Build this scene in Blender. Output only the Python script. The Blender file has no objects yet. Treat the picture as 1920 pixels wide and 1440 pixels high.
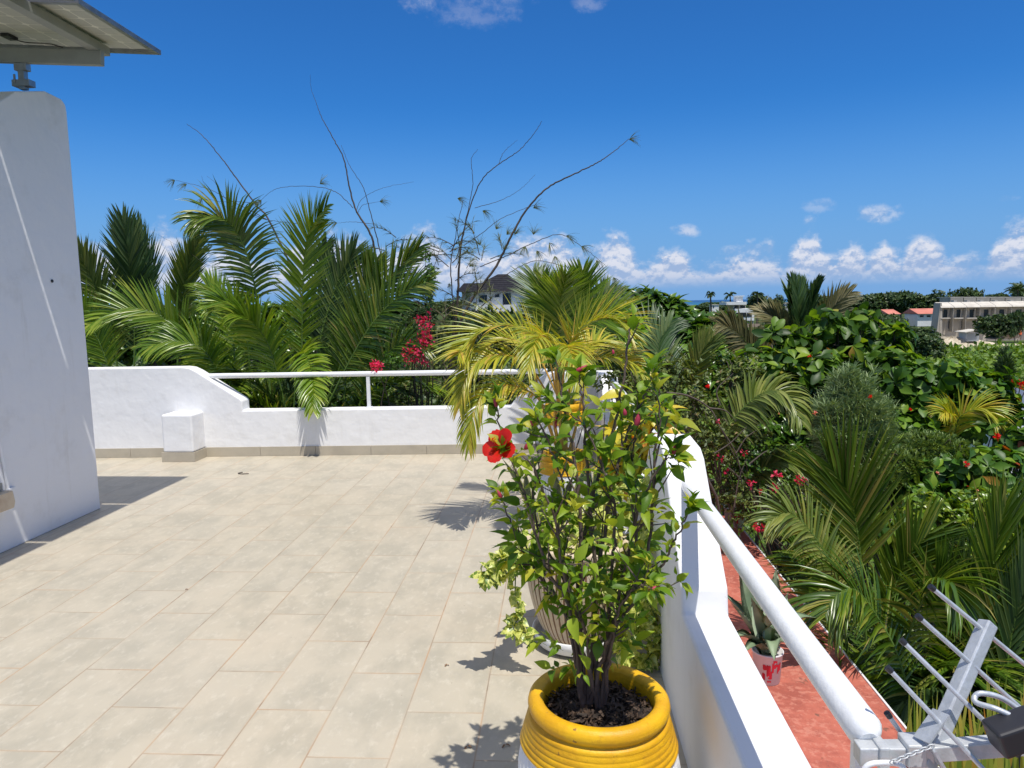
import bpy, math, random
import numpy as np
from mathutils import Vector, Matrix
R = math.radians
rnd = random.Random(7)
rng = np.random.default_rng(7)
S = bpy.context.scene
COL = S.collection

# ------------------------------------------------------------------ camera
F = 1387.0
CAM = np.array([0.0, 0.0, 1.6])
def _Rx(a): c, s = math.cos(a), math.sin(a); return np.array([[1,0,0],[0,c,-s],[0,s,c]])
def _Rz(a): c, s = math.cos(a), math.sin(a); return np.array([[c,-s,0],[s,c,0],[0,0,1]])
MC = _Rz(R(3.49)) @ _Rx(R(90-6.25)) @ _Rz(R(-0.95))
cd = bpy.data.cameras.new('camera')
cam = bpy.data.objects.new('camera', cd); COL.objects.link(cam)
cd.sensor_width = 36; cd.lens = 36*F/1920; cd.clip_start = 0.05; cd.clip_end = 80000
M4 = Matrix([list(r) for r in MC]).to_4x4(); M4.translation = Vector(CAM)
cam.matrix_world = M4
S.camera = cam
def P(x, y, Y):                      # real point on the plane at distance Y that is seen at photo pixel (x, y)
    d = MC @ np.array([(x-960)/F, -(y-720)/F, -1.0]); return CAM + d*(Y/d[1])
def G(x, y, z=0.0):
    d = MC @ np.array([(x-960)/F, -(y-720)/F, -1.0]); return CAM + d*((z-1.6)/d[2])

# ------------------------------------------------------------------ light
SUN = Vector((0.18, -0.34, 1.0)).normalized()      # direction towards the sun
sd = bpy.data.lights.new('sun', 'SUN'); sd.energy = 4.6; sd.angle = R(0.5); sd.color = (1.0, 0.955, 0.88)
so = bpy.data.objects.new('sun', sd); COL.objects.link(so)
so.rotation_euler = SUN.to_track_quat('Z', 'Y').to_euler()
S.view_settings.view_transform = 'Standard'; S.view_settings.look = 'None'
S.view_settings.exposure = 0.0; S.view_settings.gamma = 1.0
S.render.engine = 'CYCLES'
S.cycles.max_bounces = 8; S.cycles.transparent_max_bounces = 8
try: S.cycles.use_adaptive_sampling = True
except Exception: pass

class NT:
    """tiny helper for node maths"""
    def __init__(s, nt): s.nt = nt; s.n = nt.nodes; s.l = nt.links
    def new(s, t, **kw):
        o = s.n.new(t)
        for k, v in kw.items(): setattr(o, k, v)
        return o
    def set(s, sock, v):
        if hasattr(v, 'is_output') or isinstance(v, bpy.types.NodeSocket): s.l.new(v, sock)
        else: sock.default_value = v
    def m(s, op, a, b=0.0, c=0.0, clamp=False):
        o = s.n.new('ShaderNodeMath'); o.operation = op; o.use_clamp = clamp
        s.set(o.inputs[0], a); s.set(o.inputs[1], b); s.set(o.inputs[2], c); return o.outputs[0]
    def mix(s, f, a, b, bt='MIX'):
        o = s.n.new('ShaderNodeMix'); o.data_type = 'RGBA'; o.blend_type = bt
        s.set(o.inputs[0], f)
        s.set(o.inputs[6], a if not isinstance(a, tuple) else (*a[:3], 1)); s.set(o.inputs[7], b if not isinstance(b, tuple) else (*b[:3], 1))
        return o.outputs[2]
    def sm(s, x, a, b):
        o = s.n.new('ShaderNodeMapRange'); o.interpolation_type = 'SMOOTHSTEP'
        s.set(o.inputs[0], x); s.set(o.inputs[1], a); s.set(o.inputs[2], b); return o.outputs[0]
    def noise(s, vec, scale, detail=4.0, rough=0.55, dim='3D'):
        o = s.n.new('ShaderNodeTexNoise'); o.noise_dimensions = dim
        if vec is not None: s.l.new(vec, o.inputs['Vector'])
        o.inputs['Scale'].default_value = scale; o.inputs['Detail'].default_value = detail; o.inputs['Roughness'].default_value = rough
        return o.outputs[0]
    def ramp(s, f, stops):
        o = s.n.new('ShaderNodeValToRGB'); s.l.new(f, o.inputs[0]); e = o.color_ramp.elements
        while len(e) < len(stops): e.new(0.5)
        for i, (p, c) in enumerate(stops): e[i].position = p; e[i].color = (*c[:3], 1)
        return o.outputs[0]

w = bpy.data.worlds.new('World'); S.world = w; w.use_nodes = True
T = NT(w.node_tree); T.n.clear()
sky = T.new('ShaderNodeTexSky'); sky.sky_type = 'NISHITA'; sky.sun_disc = False
sky.sun_elevation = math.asin(SUN.z); sky.sun_rotation = math.atan2(SUN.x, SUN.y)
sky.altitude = 20; sky.air_density = 1.0; sky.dust_density = 0.05; sky.ozone_density = 1.6
hs = T.new('ShaderNodeHueSaturation'); T.l.new(sky.outputs[0], hs.inputs['Color'])
hs.inputs['Saturation'].default_value = 1.0; hs.inputs['Value'].default_value = 1.0
tc = T.new('ShaderNodeTexCoord'); sx = T.new('ShaderNodeSeparateXYZ'); T.l.new(tc.outputs['Generated'], sx.inputs[0])
az = T.m('ARCTAN2', sx.outputs[0], sx.outputs[1]); el = T.m('ARCSINE', sx.outputs[2])
cv = T.new('ShaderNodeCombineXYZ'); T.l.new(az, cv.inputs[0]); T.l.new(T.m('MULTIPLY', el, 1.25), cv.inputs[1])
cv2 = T.new('ShaderNodeCombineXYZ'); T.l.new(az, cv2.inputs[0]); T.l.new(T.m('MULTIPLY', T.m('ADD', el, 0.006), 1.25), cv2.inputs[1])
nA = T.noise(cv.outputs[0], 26, 7, 0.62); nB = T.noise(cv2.outputs[0], 26, 7, 0.62)
nL = T.noise(cv.outputs[0], 11, 3, 0.5)
# cumulus tops over azimuth
def aze(px, py):
    d = MC @ np.array([(px-960)/F, -(py-720)/F, -1.0]); d = d/np.linalg.norm(d); return math.atan2(d[0], d[1]), math.asin(d[2])
tops = [(-700,470),(0,500),(150,462),(230,480),(300,440),(350,478),(410,465),(470,500),(560,470),(650,450),(720,478),(780,445),(830,470),(900,490),(960,470),(1040,450),(1100,485),(1165,440),(1210,505),(1262,470),(1330,515),(1390,480),(1440,478),(1475,500),(1500,445),(1535,455),(1565,500),(1600,465),(1630,500),(1660,455),(1690,500),(1722,440),(1765,490),(1830,510),(1870,460),(1910,430),(2100,450),(2600,480)]
fc = T.new('ShaderNodeFloatCurve'); cu = fc.mapping.curves[0]
pts = [((aze(a, b)[0]+1.2)/2.4, aze(a, b)[1]*8) for a, b in tops]
while len(cu.points) < len(pts)+2: cu.points.new(0.5, 0.5)
pts = [(0.0, 0.4)] + pts + [(1.0, 0.4)]
for p, q in zip(cu.points, pts): p.location = q
fc.mapping.update()
T.l.new(T.m('DIVIDE', T.m('ADD', az, 1.2), 2.4), fc.inputs['Value'])
top = T.m('ADD', T.m('DIVIDE', fc.outputs[0], 8.0), 0.004)
h = T.m('SUBTRACT', T.m('ADD', top, T.m('MULTIPLY', T.m('SUBTRACT', nA, 0.5), 0.085)), el)
m1 = T.sm(h, 0.0, 0.013)
base = T.sm(el, 0.017, 0.032)
# thins out between the towers
m1 = T.m('MULTIPLY', T.m('MULTIPLY', m1, base), T.sm(T.m('ADD', nL, T.m('MULTIPLY', nA, 0.35)), 0.24, 0.56))
m1 = T.m('MAXIMUM', m1, T.m('MULTIPLY', T.m('MULTIPLY', T.sm(T.m('ADD', h, 0.012), 0.0, 0.026), T.sm(el, 0.012, 0.026)), T.m('ADD', 0.35, T.m('MULTIPLY', nL, 0.7))))
mask = T.m('MULTIPLY', m1, 0.92)
for px, py, wx, wy, k in [(1284,432,34,17,.6),(1645,402,48,22,.55),(1535,385,36,14,.25),(1405,470,60,16,.4),(1725,442,36,10,.3),(315,455,44,24,.7),(790,452,50,20,.5),(900,8,130,46,.16),(1108,4,46,18,.2),(790,2,50,24,.26),(620,470,30,24,.5),(1895,372,20,8,.25)]:
    a0, e0 = aze(px, py)
    da = T.m('DIVIDE', T.m('SUBTRACT', az, a0), wx/F); de = T.m('DIVIDE', T.m('SUBTRACT', el, e0), wy/F)
    d2 = T.m('ADD', T.m('MULTIPLY', da, da), T.m('MULTIPLY', de, de))
    q = T.m('ADD', T.m('SUBTRACT', 0.75, d2), T.m('MULTIPLY', T.m('SUBTRACT', nA, 0.5), 3.2))
    mask = T.m('MAXIMUM', mask, T.m('MULTIPLY', T.sm(q, 0.0, 1.1), k))
lit = T.m('ADD', 0.55, T.m('MULTIPLY', T.m('SUBTRACT', nA, nB), 9.0), clamp=True)
lit = T.m('MULTIPLY', lit, T.sm(el, 0.0, 0.055))
ccol = T.mix(lit, (3.5, 4.7, 7.1), (7.6, 7.8, 8.7))
tinted = T.mix(1.0, hs.outputs[0], (0.19, 0.66, 1.24), 'MULTIPLY')
hz = T.sm(el, 0.26, -0.01)
skyc = T.mix(hz, tinted, (1.95, 3.95, 7.3))
# unseen cloud added overhead, above the frame, to whiten and brighten the ambient light
ov = T.noise(tc.outputs['Generated'], 3.2, 5, 0.6)
ovm = T.m('MULTIPLY', T.m('MULTIPLY', T.sm(el, 0.42, 0.70), T.sm(ov, 0.38, 0.58)), 0.72)
out = T.mix(ovm, T.mix(mask, skyc, ccol), (8.2, 7.9, 7.5))
bg = T.new('ShaderNodeBackground'); bg.inputs['Strength'].default_value = 0.1; T.l.new(out, bg.inputs['Color'])
wo = T.new('ShaderNodeOutputWorld'); T.l.new(bg.outputs[0], wo.inputs[0])

# ------------------------------------------------------------------ materials
def mat(name, color=(.5,.5,.5), rough=.6, metal=0.0, spec=.5, bump=0.0, bscale=30.0, var=0.0, vscale=3.0, var2=None, coat=0.0, fn=None):
    m = bpy.data.materials.new(name); m.use_nodes = True; t = NT(m.node_tree)
    b = t.n['Principled BSDF']
    b.inputs['Base Color'].default_value = (*color, 1); b.inputs['Roughness'].default_value = rough
    b.inputs['Metallic'].default_value = metal; b.inputs['Specular IOR Level'].default_value = spec; b.inputs['Coat Weight'].default_value = coat
    g = t.new('ShaderNodeNewGeometry'); pos = g.outputs['Position']
    if var or var2:
        n = t.noise(pos, vscale, 6, .6)
        f = t.sm(n, .35, .68)
        c2 = var2 if var2 else tuple(c*(1-var) for c in color)
        t.l.new(t.mix(f, color, c2), b.inputs['Base Color'])
    if bump:
        n = t.noise(pos, bscale, 5, .6)
        bp = t.new('ShaderNodeBump'); bp.inputs['Strength'].default_value = bump; bp.inputs['Distance'].default_value = .02
        t.l.new(n, bp.inputs['Height']); t.l.new(bp.outputs[0], b.inputs['Normal'])
    if fn: fn(t, b, pos)
    return m

def leafmat(name, cols, rough=.38, trans=.3, spec=.5, stripes=None, stripe_col=None, big=0.0, bigcol=None):
    """cols: list of (pos, rgb) along the random-per-leaf ramp"""
    m = bpy.data.materials.new(name); m.use_nodes = True; t = NT(m.node_tree)
    b = t.n['Principled BSDF']; o = t.n['Material Output']
    g = t.new('ShaderNodeNewGeometry')
    c = t.ramp(g.outputs['Random Per Island'], cols)
    n = t.noise(g.outputs['Position'], 1.3, 3, .6)
    c = t.mix(t.m('MULTIPLY', t.sm(n, .35, .7), .35), c, (0.35, 0.4, 0.1), 'MULTIPLY') if not big else t.mix(t.m('MULTIPLY', t.sm(n, .4, .6), big), c, bigcol)
    if stripes:
        v = t.noise(g.outputs['Position'], stripes, 2, .6)
        c = t.mix(t.sm(v, .46, .56), c, stripe_col)
    t.l.new(c, b.inputs['Base Color']); b.inputs['Roughness'].default_value = rough; b.inputs['Specular IOR Level'].default_value = spec
    if trans:
        tr = t.new('ShaderNodeBsdfTranslucent')
        t.l.new(t.mix(1.0, c, (1.7, 1.6, .55), 'MULTIPLY'), tr.inputs['Color'])
        mx = t.new('ShaderNodeMixShader'); mx.inputs[0].default_value = trans
        t.l.new(b.outputs[0], mx.inputs[1]); t.l.new(tr.outputs[0], mx.inputs[2]); t.l.new(mx.outputs[0], o.inputs['Surface'])
    return m

def plaster_fn(t, b, pos):
    n1 = t.noise(pos, 3.0, 6, .65); n2 = t.noise(pos, 22.0, 4, .6); n3 = t.noise(pos, 7.0, 2, .5)
    c = t.mix(t.sm(n1, .52, .8), (.80, .80, .80), (.70, .69, .67))
    vs = t.new('ShaderNodeVectorMath', operation='MULTIPLY'); t.l.new(pos, vs.inputs[0]); vs.inputs[1].default_value = (9, 9, .9)
    st = t.sm(t.noise(vs.outputs[0], 1.0, 6, .7), .56, .78)
    c = t.mix(t.m('MULTIPLY', st, .32), c, (.55, .52, .46))
    sp = t.sm(t.noise(pos, 60, 2, .5), .70, .76)
    c = t.mix(t.m('MULTIPLY', sp, .25), c, (.45, .43, .4))
    t.l.new(c, b.inputs['Base Color'])
    hh = t.m('ADD', t.m('MULTIPLY', n2, .35), t.m('MULTIPLY', t.sm(n3, .3, .7), 1.0))
    bp = t.new('ShaderNodeBump'); bp.inputs['Strength'].default_value = .14; bp.inputs['Distance'].default_value = .02
    t.l.new(hh, bp.inputs['Height']); t.l.new(bp.outputs[0], b.inputs['Normal'])

def tile_fn(t, b, pos):
    s = t.new('ShaderNodeSeparateXYZ'); t.l.new(pos, s.inputs[0])
    u = t.m('DIVIDE', t.m('ADD', s.outputs[0], 1.235+3.0), .3025)      # rows across x
    row = t.m('FLOOR', u)
    par = t.m('MULTIPLY', t.m('FRACT', t.m('MULTIPLY', row, .5)), 1.0)
    v = t.m('ADD', t.m('DIVIDE', t.m('ADD', s.outputs[1], 12-2.655), .604), par)
    col = t.m('FLOOR', v)
    fu = t.m('FRACT', u); fv = t.m('FRACT', v)
    eu = t.m('MULTIPLY', t.m('SUBTRACT', .5, t.m('ABSOLUTE', t.m('SUBTRACT', fu, .5))), .3025)
    ev = t.m('MULTIPLY', t.m('SUBTRACT', .5, t.m('ABSOLUTE', t.m('SUBTRACT', fv, .5))), .604)
    e = t.m('MINIMUM', eu, ev)
    cb = t.new('ShaderNodeCombineXYZ'); t.l.new(row, cb.inputs[0]); t.l.new(col, cb.inputs[1])
    wn = t.new('ShaderNodeTexWhiteNoise'); t.l.new(cb.outputs[0], wn.inputs['Vector'])
    ofs = t.new('ShaderNodeVectorMath', operation='MULTIPLY_ADD'); t.l.new(wn.outputs['Color'], ofs.inputs[0]); ofs.inputs[1].default_value = (40, 40, 40); t.l.new(pos, ofs.inputs[2])
    stretch = t.new('ShaderNodeVectorMath', operation='MULTIPLY'); t.l.new(ofs.outputs[0], stretch.inputs[0]); stretch.inputs[1].default_value = (1.0, .55, 1)
    n1 = t.noise(stretch.outputs[0], 5.5, 6, .62); n2 = t.noise(stretch.outputs[0], 26, 5, .7)
    c = t.mix(t.sm(n1, .38, .64), (.480, .428, .332), (.395, .357, .278))
    c = t.mix(t.m('MULTIPLY', t.sm(n2, .5, .72), .5), c, (.60, .55, .45))
    c = t.mix(t.m('MULTIPLY', t.sm(t.noise(pos, 1.1, 4, .6), .45, .7), .35), c, (.56, .47, .35))
    c = t.mix(t.m('MULTIPLY', wn.outputs['Value'], .14), c, (.46, .44, .38))
    gn = t.noise(pos, 2.6, 4, .6)
    gc = t.mix(t.sm(gn, .40, .62), (.33, .27, .20), (.44, .30, .19))
    gc = t.mix(t.m('MULTIPLY', t.sm(t.noise(pos, 4.1, 3, .5), .55, .62), .6), gc, (.20, .15, .11))
    gw = t.m('ADD', .0012, t.m('MULTIPLY', gn, .0020))
    gm = t.m('MULTIPLY', t.m('SUBTRACT', 1.0, t.sm(t.m('SUBTRACT', e, gw), -.0002, .0014)), t.m('ADD', .45, t.m('MULTIPLY', t.sm(t.noise(pos, 1.7, 3, .6), .38, .62), .8)))
    halo = t.m('MULTIPLY', t.m('SUBTRACT', 1.0, t.sm(e, .0, .014)), .12)
    c = t.mix(halo, c, (.55, .36, .2))
    c = t.mix(gm, c, gc)
    sp = t.sm(t.noise(pos, 45, 2, .5), .755, .775)
    c = t.mix(t.m('MULTIPLY', sp, .6), c, (.2, .15, .1))
    t.l.new(c, b.inputs['Base Color'])
    b.inputs['Roughness'].default_value = .46
    hh = t.m('ADD', t.m('MULTIPLY', gm, -1.0), t.m('MULTIPLY', n2, .12))
    bp = t.new('ShaderNodeBump'); bp.inputs['Strength'].default_value = .25; bp.inputs['Distance'].default_value = .003
    t.l.new(hh, bp.inputs['Height']); t.l.new(bp.outputs[0], b.inputs['Normal'])

def redroof_fn(t, b, pos):
    n1 = t.noise(pos, 6, 7, .68); n2 = t.noise(pos, 22, 5, .65)
    c = t.mix(t.sm(n1, .40, .62), (.47, .135, .090), (.34, .090, .062))
    c = t.mix(t.m('MULTIPLY', t.sm(n2, .50, .62), .6), c, (.56, .23, .165))
    c = t.mix(t.m('MULTIPLY', t.sm(t.noise(pos, 9, 6, .7), .60, .66), .7), c, (.12, .07, .05))
    t.l.new(c, b.inputs['Base Color'])
    bp = t.new('ShaderNodeBump'); bp.inputs['Strength'].default_value = .5; bp.inputs['Distance'].default_value = .01
    t.l.new(n2, bp.inputs['Height']); t.l.new(bp.outputs[0], b.inputs['Normal'])

def sea_fn(t, b, pos):
    g = t.new('ShaderNodeVectorMath', operation='LENGTH'); t.l.new(pos, g.inputs[0])
    c = t.mix(t.sm(g.outputs['Value'], 900, 9000), (.015, .13, .20), (.008, .055, .16))
    t.l.new(c, b.inputs['Base Color'])

def ground_fn(t, b, pos):
    n = t.noise(pos, .12, 6, .65); n2 = t.noise(pos, 1.5, 4, .7)
    c = t.mix(t.sm(n, .4, .62), (.035, .055, .018), (.085, .12, .03))
    c = t.mix(t.m('MULTIPLY', t.sm(n2, .5, .7), .5), c, (.06, .05, .03))
    t.l.new(c, b.inputs['Base Color'])

def yellow_fn(t, b, pos):
    n1 = t.noise(pos, 9, 6, .65); n2 = t.noise(pos, 55, 5, .7)
    c = t.mix(t.sm(n1, .35, .65), (.76, .43, .006), (.62, .32, .006))
    c = t.mix(t.m('MULTIPLY', t.sm(n2, .56, .68), .45), c, (.45, .22, .01))
    c = t.mix(t.m('MULTIPLY', t.sm(t.noise(pos, 38, 4, .6), .66, .70), .8), c, (.20, .10, .03))
    t.l.new(c, b.inputs['Base Color'])
    vs = t.new('ShaderNodeVectorMath', operation='MULTIPLY'); t.l.new(pos, vs.inputs[0]); vs.inputs[1].default_value = (14, 14, 160)
    hh = t.m('ADD', t.m('MULTIPLY', t.noise(vs.outputs[0], 1.0, 4, .6), .7), n2)
    bp = t.new('ShaderNodeBump'); bp.inputs['Strength'].default_value = .35; bp.inputs['Distance'].default_value = .006
    t.l.new(hh, bp.inputs['Height']); t.l.new(bp.outputs[0], b.inputs['Normal'])
M = dict(
 plaster=mat('white_plaster', rough=.75, spec=.25, fn=plaster_fn),
 tile=mat('beige_floor_tile', spec=.4, fn=tile_fn),
 skirt=mat('beige_skirting_tile', (.46,.41,.32), .45, var=.15, vscale=4),
 rail=mat('white_enamel_paint', (.79,.80,.81), .35, bump=.12, bscale=70, var=.06, vscale=20),
 red=mat('red_waterproof_paint', rough=.62, fn=redroof_fn),
 alu=mat('grey_aluminium', (.40,.41,.42), .42, metal=.85, var=.2, vscale=15),
 aluw=mat('weathered_aluminium', (.56,.59,.63), .48, metal=.45, var=.18, vscale=40, bump=.1, bscale=90),
 gal=mat('galvanised_steel', (.60,.62,.63), .5, metal=.35, var=.22, vscale=30, bump=.12, bscale=60),
 dull=mat('dull_grey_metal', (.33,.34,.32), .5, metal=.2, var=.12, vscale=6),
 panelback=mat('panel_backsheet', (.78,.78,.70), .5, var=.12, vscale=3),
 glass=mat('panel_glass', (.02,.025,.05), .12),
 cell=mat('panel_cell_grey', (.46,.47,.43), .5),
 black=mat('black_plastic', (.02,.02,.025), .45),
 yellow=mat('yellow_paint', rough=.45, spec=.4, fn=yellow_fn),
 potw=mat('white_pot_paint', (.78,.79,.80), .5, bump=.3, bscale=40, var=.08, vscale=10),
 cream=mat('cream_terracotta', (.62,.52,.38), .6, bump=.15, bscale=40, var2=(.50,.38,.26), vscale=5),
 browngroove=mat('brown_groove', (.20,.10,.05), .7),
 soil=mat('potting_soil', (.012,.008,.006), .85, bump=.8, bscale=40, var2=(.04,.024,.014), vscale=30),
 chip=mat('bark_chips', (.07,.04,.022), .7, var2=(.02,.012,.008), vscale=40),
 bark=mat('grey_bark', (.12,.095,.075), .8, bump=.4, bscale=40, var=.4, vscale=12),
 twig=mat('dark_twig', (.035,.026,.02), .7, var2=(.09,.065,.045), vscale=5),
 hstem=mat('brown_hibiscus_stem', (.085,.055,.042), .65, bump=.3, bscale=90, var2=(.14,.10,.08), vscale=18),
 palmstem=mat('green_palm_rachis', (.10,.17,.03), .4),
 goldstem=mat('golden_palm_stem', (.50,.27,.03), .4, var2=(.30,.22,.04), vscale=8),
 trunk=mat('palm_trunk', (.13,.11,.08), .8, bump=.6, bscale=18, var=.4, vscale=6),
 conc=mat('raw_concrete', (.46,.42,.35), .8, var2=(.34,.31,.26), vscale=.4),
 concl=mat('pale_cement_slab', (.60,.56,.48), .8, var2=(.48,.44,.38), vscale=.6),
 hwhite=mat('white_house_paint', (.78,.78,.76), .7, var=.1, vscale=.5),
 hwin=mat('dark_window_glass', (.02,.025,.03), .15),
 slate=mat('dark_roof_shingle', (.016,.016,.021), .8, spec=.15, var2=(.028,.027,.034), vscale=3),
 pinkroof=mat('salmon_roof_sheet', (.62,.22,.15), .6, var2=(.5,.16,.11), vscale=.4),
 sand=mat('pale_rubble', (.62,.55,.42), .9, var2=(.36,.30,.22), vscale=.7),
 tan=mat('tan_wall', (.36,.27,.20), .8),
 water=mat('sea_water', (.01,.06,.17), .35, spec=.3, fn=sea_fn),
 ground=mat('green_ground', (.05,.08,.02), .95, spec=.1, fn=ground_fn),
 redplastic=mat('red_print', (.55,.01,.03), .45), bucket=mat('white_bucket_plastic', (.74,.72,.72), .45, var=.1, vscale=12),
 orange=mat('orange_cloth', (.8,.16,.05), .7), skin=mat('brown_skin', (.12,.06,.04), .6),
 hib=leafmat('hibiscus_leaf', [(0,(.06,.14,.008)),(.4,(.15,.27,.014)),(.8,(.30,.40,.028)),(1,(.52,.48,.05))], rough=.46, trans=.36, spec=.35),
 pothos=leafmat('variegated_pothos_leaf', [(0,(.10,.20,.02)),(.5,(.28,.38,.05)),(1,(.55,.58,.14))], rough=.35, trans=.3, stripes=70, stripe_col=(.62,.64,.20)),
 croton=leafmat('yellow_croton_leaf', [(0,(.14,.24,.02)),(.4,(.55,.50,.05)),(.8,(.75,.55,.06)),(1,(.55,.13,.02))], rough=.35, trans=.3),
 snake=mat('banded_snake_leaf', (.10,.13,.06), .4, var2=(.03,.055,.03), vscale=45), snakeedge=mat('yellow_leaf_margin', (.50,.50,.16), .45),
 palm=leafmat('palm_leaflet', [(0,(.035,.085,.008)),(.5,(.085,.165,.013)),(.86,(.19,.27,.025)),(.97,(.36,.36,.08)),(1,(.34,.20,.08))], rough=.30, trans=.25, spec=.6),
 palmb=leafmat('bright_palm_leaflet', [(0,(.10,.20,.012)),(.55,(.20,.32,.02)),(1,(.36,.42,.05))], rough=.30, trans=.3, spec=.6),
 palmd=leafmat('bluish_palm_leaflet', [(0,(.022,.060,.018)),(.6,(.07,.14,.035)),(1,(.16,.21,.06))], rough=.45, trans=.2, spec=.6),
 palmy=leafmat('golden_palm_leaflet', [(0,(.20,.27,.02)),(.5,(.38,.40,.03)),(.85,(.55,.48,.05)),(1,(.58,.38,.08))], rough=.34, trans=.33, spec=.5),
 palmc=leafmat('pale_coconut_leaflet', [(0,(.08,.13,.02)),(.5,(.17,.23,.04)),(1,(.32,.34,.09))], rough=.4, trans=.25),
 palmbr=leafmat('faded_coconut_leaflet', [(0,(.10,.11,.04)),(.6,(.20,.18,.07)),(1,(.34,.28,.13))], rough=.5, trans=.2),
 almond=leafmat('glossy_broad_leaf', [(0,(.028,.085,.010)),(.6,(.075,.18,.016)),(.88,(.17,.30,.022)),(.985,(.27,.38,.03)),(1,(.45,.07,.02))], rough=.45, trans=.28, spec=.4),
 almondb=leafmat('lime_broad_leaf', [(0,(.025,.07,.010)),(.45,(.065,.15,.014)),(.8,(.17,.30,.02)),(.985,(.28,.38,.03)),(1,(.45,.2,.05))], rough=.45, trans=.38, spec=.4),
 mango=leafmat('deep_green_leaf', [(0,(.028,.080,.010)),(.6,(.07,.16,.016)),(1,(.16,.27,.025))], rough=.3, trans=.22, spec=.6),
 olive=leafmat('olive_small_leaf', [(0,(.05,.085,.018)),(.6,(.12,.165,.032)),(.92,(.22,.27,.055)),(1,(.32,.22,.11))], rough=.5, trans=.25),
 fern=leafmat('feathery_leaf', [(0,(.08,.14,.03)),(.6,(.16,.24,.05)),(1,(.26,.34,.09))], rough=.5, trans=.25),
 juni=leafmat('grey_green_needle', [(0,(.11,.18,.07)),(.6,(.21,.30,.12)),(1,(.33,.42,.18))], rough=.55, trans=.15),
 needle=leafmat('casuarina_needle', [(0,(.09,.12,.04)),(.6,(.17,.20,.06)),(1,(.28,.28,.12))], rough=.6, trans=.15),
 scrub=leafmat('lime_scrub_leaf', [(0,(.09,.18,.018)),(.6,(.17,.29,.028)),(1,(.27,.38,.045))], rough=.5, trans=.28, big=.45, bigcol=(.05,.10,.018)),
 farleaf=leafmat('far_tree_leaf', [(0,(.028,.060,.018)),(.6,(.055,.105,.027)),(1,(.11,.165,.040))], rough=.5, trans=.15),  # distance haze is put into these leaf colours by lightening them
 bouga=leafmat('magenta_bract', [(0,(.62,.010,.07)),(.7,(.75,.02,.12)),(1,(.80,.08,.2))], rough=.5, trans=.3),
 redpetal=leafmat('scarlet_petal', [(0,(.80,.012,.006)),(1,(.85,.03,.012))], rough=.4, trans=.3),
 wilt=leafmat('wilted_petal', [(0,(.42,.02,.07)),(.7,(.55,.05,.11)),(1,(.6,.18,.16))], rough=.5, trans=.2),
 salmon=leafmat('salmon_petal', [(0,(.75,.20,.13)),(1,(.85,.42,.32))], rough=.5, trans=.2),
 agave=mat('grey_green_agave', (.16,.23,.13), .5, var2=(.24,.31,.18), vscale=9), agavee=mat('brown_thorn', (.22,.16,.08), .6),
 dry=mat('dry_leaf', (.22,.12,.06), .7),
)
# ------------------------------------------------------------------ object helpers
ORG = {}
def tag(o, label=None, cat=None, group=None, kind=None):
    if label: o['label'] = label
    if cat: o['category'] = cat
    if group: o['group'] = group
    if kind: o['kind'] = kind
    return o
def thing(name, loc, label, cat, group=None):
    o = bpy.data.objects.new(name, None); COL.objects.link(o); o.location = loc; o.empty_display_size = .2
    ORG[o.name] = np.array(loc, float); return tag(o, label, cat, group)
def label_copy(root, loc, rz, sc, label, group=None, name=None):
    r = root.copy(); COL.objects.link(r); r.location = loc; r.rotation_euler = (0, 0, rz); r.scale = sc if hasattr(sc, '__len__') else (sc, sc, sc)
    r['label'] = label
    if group: r['group'] = group
    for ch in list(root.children):
        c = ch.copy(); COL.objects.link(c); c.parent = r
        for g in list(ch.children):
            d = g.copy(); COL.objects.link(d); d.parent = c
    return r

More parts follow.
